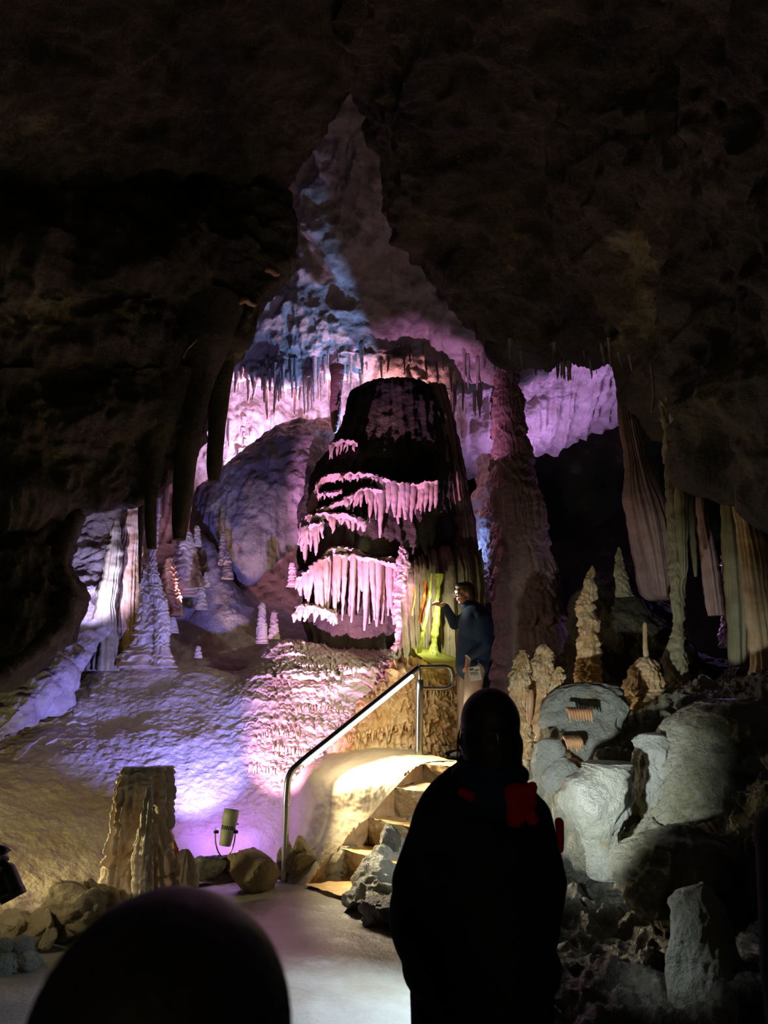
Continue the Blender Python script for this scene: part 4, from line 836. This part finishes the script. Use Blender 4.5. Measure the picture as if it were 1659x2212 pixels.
# broken stalagmite in the foreground
root = empty('broken_stalagmite', P(290, 1990, 6.1), 'tall broken-off double stalagmite with flat top in the left foreground', 'stalagmite')
bd2 = lambda s: (lambda p, A, V: bd(s, .05)(p, A, V) + stalag(.17, .045, .6, 1.6, .02, s)(p, A, V))
bd = lambda s, a=.055: (lambda p, A, V: a * (1 - 2.2 * np.abs(noise(np.stack([np.cos(A) * 1.8, np.sin(A) * 1.8, p[..., 2] * .8 + s], -1)))) + .03 * fbm(sc(p, 5, 5, 3) + s, 3) + .012 * fbm(sc(p, 22) + s, 2))
adopt(spine('left_stem', [(2020, 256, 46), (1960, 258, 34), (1900, 262, 29), (1840, 268, 28), (1780, 276, 27), (1720, 284, 24), (1680, 288, 24), (1658, 289, 22)], M['calcite'], Y=6.1, nv=260, nu=130, disp=bd2(1)), root)
adopt(spine('right_stem', [(2020, 326, 40), (1960, 330, 34), (1900, 332, 33), (1840, 330, 33), (1780, 331, 31), (1720, 334, 27), (1680, 336, 25), (1656, 338, 22)], M['calcite'], Y=6.35, nv=260, nu=130, disp=bd2(7)), root)
adopt(spine('drip_ridge', [(2000, 312, 26), (1930, 312, 16), (1870, 310, 14), (1800, 314, 12), (1740, 320, 7), (1700, 322, 3)], M['calcite'], Y=5.92, nv=150, nu=50, disp=bd(3, .03)), root)
tag(spine('stalagmite_stub', [(1960, 395, 34), (1930, 395, 30), (1900, 395, 26), (1870, 397, 20), (1845, 400, 13), (1834, 401, 4)], M['calcite'], Y=6.4, nv=90, nu=60, disp=bd(5, .02)), 'short blunt stalagmite stub with an orange tip, right of the broken one', S_)
tag(spine('stalagmite_stub', [(1900, 372, 16), (1860, 374, 13), (1830, 376, 8), (1815, 374, 3)], M['orange'], Y=6.7, nv=60, nu=40, disp=bd(6, .02)), 'dark orange knob behind the broken stalagmite', S_)

# ------------------------------------------------------------------ floodlight
def floodlight():
    base = P(487, 1850, 7.2); k = 7.2 / FPX
    root = empty('floodlight', base, 'grey-green outdoor floodlight with slanted hood on the mound foot', 'lamp')
    ax = Vector((.14, .10, 1)).normalized(); x = ax.cross(Vector((0, 1, 0))).normalized(); y = ax.cross(x)
    c0 = base + Vector((-.01, 0, .085))
    def ring(prof, name, mt, cut=0, nu=40):
        Vv = []
        for i, (h, r) in enumerate(prof):
            for j in range(nu):
                a = 2 * pi * j / nu; hh = h + (cut * -cos(a - .2) if i in (len(prof) - 1, len(prof) - 2) and cut else 0)
                Vv.append(list(c0 + ax * hh + x * r * cos(a) + y * r * sin(a)))
        return adopt(mk(name, Vv, grid_faces(len(prof), nu, True), M[mt]), root)
    ring([(0, .0), (0, .045), (.01, .052), (.13, .062), (.135, .058)], 'housing', 'lampbody')
    ring([(.135, .055), (.168, .056)], 'vent_band', 'black')
    for j in range(22):
        a = 2 * pi * j / 22; p = c0 + x * .060 * cos(a) + y * .060 * sin(a)
        adopt(tube('cooling_fin', [p + ax * .130, p + ax * .170], .0028, M['lampbody'], n=3, nu=6), root)
    ring([(.166, .058), (.170, .066), (.25, .068), (.30, .068), (.30, .064), (.25, .064), (.20, .062)], 'hood', 'lampbody', cut=-.045)
    lens_ = ring([(.212, .0), (.212, .061)], 'lens', 'lens'); lens_['label'] = 'lit lens inside the hood'
    pts = []
    for a in np.linspace(-.15, pi + .15, 21): pts.append(c0 + Vector((0, 0, .11)) + Vector((cos(a) * .088, 0, -sin(a) * .20)))
    adopt(tube('yoke', pts, .007, M['steel'], n=60, nu=8), root)
    adopt(tube('yoke_knob', [c0 + Vector((-.10, 0, .115)), c0 + Vector((-.06, 0, .115))], .014, M['black'], n=4), root)
    adopt(tube('yoke_knob', [c0 + Vector((.06, 0, .115)), c0 + Vector((.11, 0, .115))], .014, M['black'], n=4), root)
    adopt(tube('hood_screw', [c0 + ax * .19 - x * .07, c0 + ax * .19 - x * .085], .008, M['steel'], n=3), root)
    adopt(tube('mount_plate', [base + Vector((0, 0, -.06)), base + Vector((0, 0, -.0))], .055, M['black'], n=4, nu=20), root)
floodlight()
def dark_lamp():
    c = P(14, 1895, 5.0)
    root = empty('floodlight', c, 'black spotlight head cut by the left frame edge, pointing down', 'lamp')
    ax = Vector((-.45, 0, .9)).normalized(); e = c + ax * -.02
    adopt(tube('lamp_head', [e - ax * .07, e - ax * .065, e + ax * .06, e + ax * .10], .06, M['black'], taper=[.068, .070, .062, .03], n=24, nu=24), root)
    adopt(tube('lamp_hood', [e - ax * .11, e - ax * .07], .074, M['black'], n=6, nu=24), root)
    adopt(tube('bracket', [P(-4, 1862, 5.0) + Vector((-.04, 0, 0)), P(8, 1845, 5.0), P(-10, 1838, 5.0) + Vector((-.1, 0, 0)), P(-80, 1840, 5.0)], .045, M['black'], n=20, nu=12), root)
    adopt(tube('lamp_arm', [P(-80, 1840, 5.0), P(-80, 1840, 5.0) + Vector((-.1, .1, -.6)), F(-140, 2140, -.05)], .02, M['black'], n=20), root)
dark_lamp()

# ------------------------------------------------------------------ people
def prim(parts, name, mt, voxel=.008, parent=None, smooth=4):
    bm = bmesh.new()
    for q in parts:
        if q[0] == 'c':
            a, b, ra_, rb = Vector(q[1]), Vector(q[2]), q[3], q[4]
            d = b - a; L = d.length or 1e-4; R_ = d.to_track_quat('Z', 'Y').to_matrix()
            prof = [(-cos(t) * ra_, sin(t) * ra_) for t in np.linspace(0, pi / 2, 7)] + [(L * f, ra_ + (rb - ra_) * f) for f in (.25, .5, .75)] + [(L + sin(t) * rb, cos(t) * rb) for t in np.linspace(0, pi / 2, 7)]
            rings = []
            nseg = 20
            for h, r in prof:
                r = max(r, 1e-4)
                rings.append([bm.verts.new(a + R_ @ Vector((r * cos(2 * pi * j / nseg), r * sin(2 * pi * j / nseg), h))) for j in range(nseg)])
            for r0, r1 in zip(rings, rings[1:]):
                for j in range(nseg): bm.faces.new((r0[j], r0[(j + 1) % nseg], r1[(j + 1) % nseg], r1[j]))
            bm.faces.new(rings[0][::-1]); bm.faces.new(rings[-1])
        else:
            c, rad = Vector(q[1]), q[2]; rot = q[3] if len(q) > 3 else Matrix.Identity(3)
            s = bmesh.ops.create_icosphere(bm, subdivisions=4, radius=1)
            for v in s['verts']: v.co = c + rot @ Vector((v.co.x * rad[0], v.co.y * rad[1], v.co.z * rad[2]))
    o = bmo(name, bm, M[mt])
    m = o.modifiers.new('r', 'REMESH'); m.mode = 'VOXEL'; m.voxel_size = voxel
    if smooth:
        s = o.modifiers.new('s', 'SMOOTH'); s.factor = .5; s.iterations = smooth
    bpy.context.view_layer.update()
    me = bpy.data.meshes.new_from_object(o.evaluated_get(bpy.context.evaluated_depsgraph_get()))
    o.modifiers.clear(); o.data = me
    if not me.materials: me.materials.append(M[mt])
    for f in me.polygons: f.use_smooth = True
    if parent: o.parent = parent
    return o
def hand(w_, dirn, palmn, s=1., curl=.5, side=1):
    """palm plus five separate bent fingers; w_: wrist, dirn: pointing way, palmn: palm normal"""
    d = Vector(dirn).normalized(); n = Vector(palmn).normalized(); n = (n - d * n.dot(d)).normalized(); t = d.cross(n) * side
    w_ = Vector(w_); out = [('c', w_, w_ + d * .035 * s, .026 * s, .028 * s)]
    for k in range(4):
        o_ = t * (.030 - .020 * k) * s; b = w_ + d * .085 * s + o_ * 1.05
        out.append(('c', w_ + d * .02 * s + o_ * .7, b, .015 * s, .011 * s))
        L = [.075, .085, .078, .060][k] * s; dd = d.copy(); p = b
        for j, f in enumerate((.45, .32, .23)):
            ang = curl * (.5 + .5 * j); dd = (dd * cos(ang) + n * sin(ang)).normalized(); e = p + dd * L * f
            out.append(('c', p, e, (.0092 - .0008 * j) * s, (.0085 - .0008 * j) * s)); p = e
    b = w_ + d * .03 * s + t * .022 * s; e = b + (d * .55 + t * .75 + n * .3).normalized() * .045 * s; e2 = e + (d * .9 + n * .4).normalized() * .035 * s
    out += [('c', b, e, .013 * s, .011 * s), ('c', e, e2, .010 * s, .008 * s)]
    return out
def headparts(c, fwd, s=1., tilt=0):
    """head centre c facing fwd; skull, jaw, nose, lips, ears"""
    f = Vector(fwd).normalized(); u = Vector((0, 0, 1)); u = (u - f * u.dot(f)).normalized(); r = f.cross(u)
    Rm = Matrix((r, f, u)).transposed(); c = Vector(c)
    E_ = lambda a, b, g, rad: ('e', c + r * a * s + f * b * s + u * g * s, tuple(x * s for x in rad), Rm)
    return [E_(0, -.015, .025, (.074, .094, .088)), E_(0, .030, -.035, (.058, .058, .070)), E_(0, .052, -.085, (.030, .028, .024)), E_(0, .085, .035, (.050, .016, .022)),
            ('c', c + f * .092 * s + u * .012 * s, c + f * .110 * s - u * .022 * s, .009 * s, .013 * s), E_(0, .088, -.048, (.024, .012, .006)), E_(0, .084, -.060, (.020, .012, .007)),
            E_(.075, -.010, -.005, (.010, .020, .032)), E_(-.075, -.010, -.005, (.010, .020, .032)), E_(.038, .070, -.015, (.022, .020, .020)), E_(-.038, .070, -.015, (.022, .020, .020))], Rm
def eyes(c, fwd, root, s=1.):
    f = Vector(fwd).normalized(); u = Vector((0, 0, 1)); u = (u - f * u.dot(f)).normalized(); r = f.cross(u)
    for sd in (-1, 1):
        bm = bmesh.new(); q = Vector(c) + r * .032 * sd * s + f * .083 * s + u * .008 * s
        a = bmesh.ops.create_icosphere(bm, subdivisions=3, radius=.011 * s)
        for v in a['verts']: v.co += q
        bmo('eye', bm, M['hair'], root)

def person_guide():
    Y = 8.1
    q = lambda px, py, y=Y: P(px, py, y)
    hc = q(1003, 1283); fw = (-.93, -.33, -.12)
    hp, Rm = headparts(hc, fw, .98)
    chest, pel = q(1028, 1355), q(1020, 1432)
    sN, sF = q(1040, 1338, 7.93), q(1008, 1336, 8.28)
    eN, wN = q(1046, 1392, 7.86), q(1012, 1420, 7.82)
    eF, wF = q(982, 1348, 8.28), q(961, 1308, 8.25)
    hN, kN, aN = q(1026, 1440, 8.0), q(1018, 1530, 7.97), q(1012, 1612, 8.0)
    hF, kF, aF = q(1008, 1440, 8.2), q(1004, 1528, 8.18), q(1000, 1608, 8.2)
    aN.z = aF.z = 1.06
    body = hp + [('c', hc + Vector((.035, .01, -.06)), chest + Vector((-.02, 0, .17)), .052, .06), ('e', chest, (.15, .19, .22)), ('c', chest, pel, .14, .14), ('e', pel, (.14, .17, .12)),
                 ('c', sN, eN, .05, .042), ('c', eN, wN, .042, .027), ('c', sF, eF, .05, .042), ('c', eF, wF, .042, .027), ('c', chest + Vector((0, -.1, .12)), sN, .07, .06), ('c', chest + Vector((0, .1, .12)), sF, .07, .06),
                 ('c', hN, kN, .085, .058), ('c', kN, aN, .056, .036), ('c', hF, kF, .085, .058), ('c', kF, aF, .056, .036)]
    body += hand(wF, q(946, 1304, 8.22) - wF, (0, -.3, -1), 1.0, .35) + hand(wN, (-.15, -.05, -1), (-.6, .4, 0), 1.0, .5)
    b = prim(body, 'person', 'skin', .0065)
    tag(b, 'person in dark blue jacket on the landing, leaning to light the translucent drapery', 'person')
    eyes(hc, fw, b, .98)
    jk = [('e', chest, (.185, .225, .25)), ('c', chest + Vector((0, 0, -.05)), pel + Vector((0, 0, -.02)), .185, .175), ('e', pel + Vector((0, 0, -.03)), (.175, .205, .12)),
          ('c', chest + Vector((0, -.1, .12)), sN, .09, .085), ('c', chest + Vector((0, .1, .12)), sF, .09, .085), ('c', sN, eN, .082, .068), ('c', eN, wN + (eN - wN) * .12, .068, .048), ('c', sF, eF, .078, .062), ('c', eF, wF + (eF - wF) * .1, .060, .042),
          ('c', hc + Vector((.04, .01, -.12)), chest + Vector((0, 0, .16)), .075, .11)]
    prim(jk, 'jacket', 'navy', .008, b)
    prim([('e', pel + Vector((0, 0, -.02)), (.15, .18, .12)), ('c', hN, kN, .105, .080), ('c', kN, aN + Vector((0, 0, .02)), .080, .066), ('c', hF, kF, .105, .080), ('c', kF, aF + Vector((0, 0, .02)), .080, .066)], 'trousers', 'tan', .008, b)
    for a in (aN, aF):
        prim([('e', a + Vector((-.06, 0, -.055)), (.13, .048, .038)), ('c', a + Vector((0, 0, .0)), a + Vector((0, 0, -.05)), .042, .045)], 'shoe', 'cloth', .007, b)
    u = Rm @ Vector((0, 0, 1)); f = Rm @ Vector((0, 1, 0))
    prim([('e', hc - f * .030 + u * .042, (.083, .098, .088), Rm), ('e', hc - f * .06 - u * .02, (.078, .062, .07), Rm), ('e', hc + f * .03 + u * .085, (.065, .06, .04), Rm)], 'hair', 'bhair', .007, b)
    r = Rm @ Vector((1, 0, 0))
    for sd in (-1, 1):
        cc = hc + r * .034 * sd + f * .103 + u * .006; pts = [cc + r * .024 * cos(t) + u * .018 * sin(t) for t in np.linspace(0, 2 * pi, 17)]
        tube('spectacle_rim', pts, .0016, M['steel'], b, n=40, nu=6)
        tube('spectacle_arm', [cc + r * .024 * sd, hc + r * .078 * sd + u * .01], .0016, M['steel'], b, n=4, nu=6)
    cuff = wN + (eN - wN) * .10
    tube('shirt_cuff', [cuff + (wN - eN).normalized() * .035, cuff], .036, M['paper'], b, n=4, nu=16)
    # card held in the lower hand
    cr = wN + Vector((.055, -.045, -.16)); root = empty('leaflet', cr, 'white printed card held low in the hand of the person on the landing', 'card')
    bm = bmesh.new(); s = bmesh.ops.create_cube(bm, size=1)
    Rz = Matrix.Rotation(-.15, 3, 'Y') @ Matrix.Rotation(.15, 3, 'Z')
    for v in bm.verts: v.co = cr + Rz @ Vector((v.co.x * .115, v.co.y * .003, v.co.z * .135))
    adopt(bmo('card_sheet', bm, M['paper'], smooth=False), root)
    for (x, z, w_, h_) in [(-.028, .045, .04, .022), (.025, .03, .045, .012), (-.01, .012, .08, .008), (-.005, -.002, .085, .008), (.012, -.016, .06, .006), (.012, -.042, .004, .014), (.026, -.042, .004, .014), (.04, -.042, .004, .014)]:
        bm = bmesh.new(); bmesh.ops.create_cube(bm, size=1)
        for v in bm.verts: v.co = cr + Rz @ Vector((x + v.co.x * w_, -.002 + v.co.y * .001, z + v.co.z * h_))
        adopt(bmo('printed_mark', bm, M['ink'], smooth=False), root)
    # torch in the raised hand
    t0 = wF + (q(946, 1304, 8.22) - wF).normalized() * .08; dr_ = (q(915, 1312, 8.45) - t0).normalized()
    tr = empty('torch', t0, 'small lit torch in the raised hand of the person on the landing', 'torch')
    adopt(tube('torch_body', [t0 - dr_ * .04, t0 + dr_ * .045], .014, M['black'], n=6, nu=16), tr)
    adopt(tube('torch_lens', [t0 + dr_ * .046, t0 + dr_ * .05], .012, M['led'], n=3, nu=16), tr)
    light('SPOT', t0 + dr_ * .055, q(922, 1318, 8.4), 60, (1, .96, .78), 120, .6, .01, 'torch_light')
    light('POINT', t0 + dr_ * .06 + Vector((-.01, -.07, .04)), None, 9, (1, .96, .8), size=.012, name='torch_spill')
person_guide()

# translucent drapery the torch shines through
def blade2(name, top, bot, Y, wt, wb, mt, lab, cat='drapery'):
    n, m_ = 60, 14; V = []
    for i, t in enumerate(np.linspace(0, 1, n)):
        x = top[0] + (bot[0] - top[0]) * t + 3 * sin(t * 5); y = top[1] + (bot[1] - top[1]) * t; w_ = wt + (wb - wt) * t
        for j in range(m_):
            a = 2 * pi * j / m_
            q = P(x + w_ * cos(a), y, Y); q.y += .018 * sin(a); V.append(list(q))
    V = np.array(V); V += (fbm(V * 12, 2) * .01)[:, None]
    return tag(mk(name, V, grid_faces(n, m_, True), M[mt]), lab, cat)
blade2('translucent_drapery', (931, 1240), (909, 1410), 8.42, 2.5, 5, 'glow', 'thin translucent drapery glowing white-yellow left of the torch')
blade2('translucent_drapery', (919, 1255), (910, 1345), 8.52, 5, 5, 'glowo', 'orange translucent drapery glowing beside the white-yellow one')
blade2('translucent_drapery', (893, 1270), (893, 1330), 8.6, 2, 3, 'glowo', 'narrow red-orange glowing sliver left of the other lit draperies')
tag(spine('green_lit_stalagmite', [(1425, 934, 18), (1400, 937, 9), (1360, 941, 6), (1320, 944, 5), (1280, 946, 5), (1240, 948, 8)], M['glow'], Y=8.75, nv=90, nu=40, disp=bd(2, .008)), 'slim yellow-green lit column behind the torch hand', 'column')
gs, _ = patch('rock_shelf', [[(898, 1412, 8.5), (930, 1432, 8.35), (960, 1438, 8.3), (984, 1434, 8.35)], [(896, 1404, 8.7), (930, 1412, 8.7), (960, 1424, 8.7), (986, 1430, 8.7)], [(890, 1398, 9.2), (930, 1400, 9.2), (960, 1410, 9.2), (990, 1424, 9.2)]], 50, 80, M['glow'], rockd(.01, 3, .004, 12))
tag(gs, 'smooth yellow-green shelf at the foot of the glowing drapery', 'rock shelf')
gb = patch('grotto_curtain', [[(860, 1440, 9.3), (900, 1430, 9.25), (950, 1430, 9.2), (1000, 1440, 9.3), (1040, 1450, 9.6)], [(870, 1330, 9.4), (900, 1330, 9.3), (950, 1330, 9.2), (1000, 1330, 9.3), (1040, 1330, 9.7)], [(880, 1240, 9.6), (900, 1230, 9.4), (950, 1230, 9.3), (1000, 1230, 9.4), (1040, 1220, 9.8)], [(890, 1210, 10.2), (920, 1200, 10.1), (950, 1190, 10), (1000, 1190, 10), (1040, 1190, 10.2)]], 160, 200, M['olive'], lambda p, U, V: flutes(p, p[..., 0], 14, .07, 3) + .02 * fbm(sc(p, 6), 3))[0]
tag(gb, 'dim fluted curtain behind the lit drapery and the raised torch', 'rock curtain')

def person_back():
    Y = 2.4
    q = lambda px, py, y=Y: P(px, py, y)
    hc = q(1058, 1572); hc.z -= .01; fw = (-.05, 1, -.08)
    hp, Rm = headparts(hc, fw, .98)
    chest, pel = q(1040, 1830), q(1040, 2080)
    sL, sR = q(948, 1768), q(1140, 1768)
    eL, eR = q(898, 1905, 2.38), q(1172, 1905, 2.38); wL, wR = q(912, 2030, 2.45), q(1168, 2030, 2.5)
    hL, hR = Vector((pel.x - .09, Y, .86)), Vector((pel.x + .09, Y, .86)); kL, kR = Vector((pel.x - .11, Y + .03, .47)), Vector((pel.x + .10, Y, .47)); aL, aR = Vector((pel.x - .12, Y, .08)), Vector((pel.x + .12, Y - .05, .08))
    body = hp + [('c', hc + Vector((0, -.02, -.06)), chest + Vector((0, 0, .20)), .050, .06), ('e', chest, (.16, .11, .24)), ('c', chest, pel, .12, .13), ('e', pel, (.16, .12, .12)),
                 ('c', chest + Vector((-.06, 0, .14)), sL, .06, .055), ('c', chest + Vector((.06, 0, .14)), sR, .06, .055), ('c', sL, eL, .05, .04), ('c', eL, wL, .04, .026), ('c', sR, eR, .05, .04), ('c', eR, wR, .04, .026),
                 ('c', hL, kL, .085, .055), ('c', kL, aL, .055, .036), ('c', hR, kR, .085, .055), ('c', kR, aR, .055, .036)]
    body += hand(wL, (.15, .1, -1), (1, 0, 0), 1, .35) + hand(wR, (-.1, .1, -1), (-1, 0, 0), 1, .35, -1)
    b = prim(body, 'person', 'skin', .0075)
    tag(b, 'person seen from behind in a black hooded jacket with red panels, facing the steps', 'person')
    eyes(hc, fw, b)
    jk = [('e', chest + Vector((0, 0, .0)), (.215, .155, .24)), ('c', chest + Vector((0, 0, -.02)), pel, .19, .205), ('e', pel + Vector((0, 0, -.01)), (.225, .17, .13)), ('e', chest + Vector((-.05, 0, -.18)), (.22, .165, .22)),
          ('c', chest + Vector((-.05, 0, .16)), sL, .075, .070), ('c', chest + Vector((.05, 0, .16)), sR, .075, .070), ('c', sL, eL, .072, .070), ('c', eL, wL, .070, .055), ('c', sR, eR, .072, .070), ('c', eR, wR, .070, .052),
          ('c', chest + Vector((0, 0, .14)), chest + Vector((.03, 0, .235)), .12, .082)]
    prim(jk, 'jacket', 'cloth', .009, b)
    h = q(1065, 1695, 2.28)
    prim([('e', h + Vector((0, .06, .02)), (.115, .085, .05)), ('e', h + Vector((.0, .0, -.04)), (.105, .060, .065))], 'hood', 'navy', .008, b)
    prim([('e', q(1118, 1728, 2.245), (.055, .03, .045)), ('c', q(1150, 1700, 2.24), q(1112, 1768, 2.235), .016, .026), ('c', q(1100, 1712, 2.24), q(1150, 1770, 2.235), .020, .018)], 'red_hood_trim', 'red', .006, b)['label'] = 'red hood lining panel'
    prim([('c', q(1000, 1712, 2.235), q(1018, 1722, 2.235), .014, .014)], 'red_hood_trim', 'red', .006, b)['label'] = 'small red patch left of the hood'
    prim([('c', q(1208, 1775, 2.33), q(1212, 1835, 2.33), .014, .010)], 'sleeve_stripe', 'red', .006, b)['label'] = 'red sleeve stripe'
    prim([('c', q(908, 1990, 2.36), q(897, 2040, 2.36), .022, .026), ('c', q(897, 2040, 2.36), q(892, 2062, 2.36), .024, .014)], 'sleeve_cuff', 'red', .006, b)['label'] = 'red cuff'
    prim([('e', pel + Vector((0, 0, -.05)), (.17, .13, .10)), ('c', hL, kL, .115, .085), ('c', kL, aL, .085, .07), ('c', hR, kR, .115, .085), ('c', kR, aR, .085, .07)], 'trousers', 'jeans', .009, b)
    for a in (aL, aR): prim([('e', a + Vector((0, .05, -.04)), (.048, .13, .04))], 'shoe', 'cloth', .008, b)
    prim([('e', hc + Vector((0, -.015, .028)), (.089, .108, .100)), ('e', hc + Vector((0, -.04, -.04)), (.092, .080, .085)), ('c', hc + Vector((0, -.045, -.05)), hc + Vector((.01, -.05, -.13)), .088, .075)], 'hair', 'hair', .007, b)
    r = random.Random(5)
    for k in range(9):
        x0 = hc + Vector((-.080 - r.uniform(0, .012), -.02 + r.uniform(-.03, .03), .01 + r.uniform(-.02, .02)))
        tube('hair_strand', [x0, x0 + Vector((-.012 + r.uniform(-.006, .006), 0, -.05)), x0 + Vector((-.006 + r.uniform(-.01, .006), 0, -.10)), x0 + Vector((.012, 0, -.15 - r.uniform(0, .03)))], .0016, M['bhair'], b, n=16, nu=5)
    tube('hair_clip', [hc + Vector((.004, -.125, .0)), hc + Vector((.006, -.128, -.02)), hc + Vector((.012, -.124, -.034))], .002, M['steel'], b, n=12, nu=6)
    return b
person_back()

def person_near():
    hc = Vector((-.158, .63, 1.338)); hr = .66
    hp, Rm = headparts(hc, (.05, 1, -.05), 1.0)
    ch = Vector((-.18, .60, 1.0)); pe = Vector((-.18, .60, .78))
    hy = .6
    body = hp + [('c', hc + Vector((0, -.03, -.06)), ch + Vector((0, 0, .16)), .05, .055), ('e', ch, (.14, .10, .2)), ('c', ch, pe, .11, .12)]
    for s in (-1, 1):
        S1 = ch + Vector((s * .16, 0, .12)); E1 = S1 + Vector((s * .03, -.02, -.26)); W1 = E1 + Vector((0, .05, -.22)); H1 = pe + Vector((s * .08, 0, -.03)); K1 = H1 + Vector((0, .02, -.34)); A1 = Vector((H1.x, H1.y, .08))
        body += [('c', ch + Vector((s * .05, 0, .12)), S1, .055, .05), ('c', S1, E1, .045, .037), ('c', E1, W1, .037, .025), ('c', H1, K1, .08, .052), ('c', K1, A1, .052, .035)] + hand(W1, (0, .1, -1), (-s, 0, 0), .95, .35, s)
    b = prim(body, 'person', 'skin', .009); tag(b, 'head of a nearer dark-haired person at the bottom left, out of focus', 'person')
    eyes(hc, (.05, 1, -.05), b)
    jk = [('e', ch, (.19, .14, .21)), ('c', ch, pe, .16, .17)]
    for s in (-1, 1):
        S1 = ch + Vector((s * .16, 0, .12)); E1 = S1 + Vector((s * .03, -.02, -.26)); W1 = E1 + Vector((0, .05, -.22))
        jk += [('c', ch, S1, .09, .07), ('c', S1, E1, .065, .055), ('c', E1, W1, .055, .042)]
        H1 = pe + Vector((s * .08, 0, -.03)); A1 = Vector((H1.x, H1.y, .06))
        prim([('c', H1, Vector((H1.x, H1.y + .02, .42)), .10, .075), ('c', Vector((H1.x, H1.y + .02, .42)), A1, .075, .06)], 'trouser_leg', 'jeans', .01, b)
        prim([('e', A1 + Vector((0, .05, -.02)), (.045, .12, .04))], 'shoe', 'cloth', .008, b)
    prim(jk, 'jacket', 'cloth', .010, b)
    prim([('e', hc + Vector((0, -.01, .022)), (.092, .112, .098)), ('e', hc + Vector((0, -.03, -.04)), (.092, .09, .10)), ('c', hc + Vector((0, -.04, -.08)), hc + Vector((0, -.06, -.17)), .08, .06)], 'hair', 'hair', .006, b)
    r = random.Random(8)
    for k in range(26):
        a = r.uniform(-.03, .05); z0 = r.uniform(-.02, .03)
        x0 = hc + Vector((.086, a, z0)); d = r.uniform(.0, .018)
        tube('hair_strand', [x0, x0 + Vector((.008 + d * .5, 0, -.03)), x0 + Vector((.010 + d, 0, -.07)), x0 + Vector((.006 + d * 1.3, 0, -.12 - r.uniform(0, .04)))], .0005, M['hair'], b, n=14, nu=4)
person_near()
def person_right():
    hc = Vector((1.10, 2.0, 1.52)); fw = (-.1, 1, 0)
    hp, Rm = headparts(hc, fw, 1.0); ch = Vector((1.16, 1.98, 1.12)); pe = Vector((1.16, 1.98, .90))
    body = hp + [('c', hc + Vector((.02, -.02, -.06)), ch + Vector((0, 0, .2)), .05, .06), ('e', ch, (.16, .11, .22)), ('c', ch, pe, .12, .13)]; jk = [('e', ch, (.21, .15, .24)), ('c', ch, pe, .18, .19)]
    legs = []
    for s in (-1, 1):
        S1 = ch + Vector((s * .18, 0, .14)); E1 = S1 + Vector((s * .04, -.02, -.28)); W1 = E1 + Vector((0, .05, -.24)); H1 = pe + Vector((s * .09, 0, -.03)); K1 = H1 + Vector((0, .02, -.40)); A1 = Vector((H1.x, H1.y, .08))
        body += [('c', ch + Vector((s * .05, 0, .13)), S1, .06, .055), ('c', S1, E1, .05, .04), ('c', E1, W1, .04, .026), ('c', H1, K1, .085, .055), ('c', K1, A1, .055, .036)] + hand(W1, (0, .1, -1), (-s, 0, 0), 1, .35, s)
        jk += [('c', ch, S1, .10, .085), ('c', S1, E1, .080, .070), ('c', E1, W1, .07, .05)]
        legs += [('c', H1, K1, .11, .08), ('c', K1, A1, .08, .065), ]
    b = prim(body, 'person', 'skin', .009); tag(b, 'dark-clad person almost out of frame at the right edge, only a shoulder showing', 'person')
    eyes(hc, fw, b)
    prim(jk, 'jacket', 'cloth', .010, b); prim(legs, 'trousers', 'jeans', .01, b)
    for s in (-1, 1): prim([('e', Vector((pe.x + s * .09, 2.03, .04)), (.048, .13, .04))], 'shoe', 'cloth', .008, b)
    prim([('e', hc + Vector((0, -.012, .025)), (.085, .104, .095)), ('e', hc + Vector((0, -.04, -.03)), (.083, .07, .08))], 'hair', 'bhair', .007, b)
person_right()
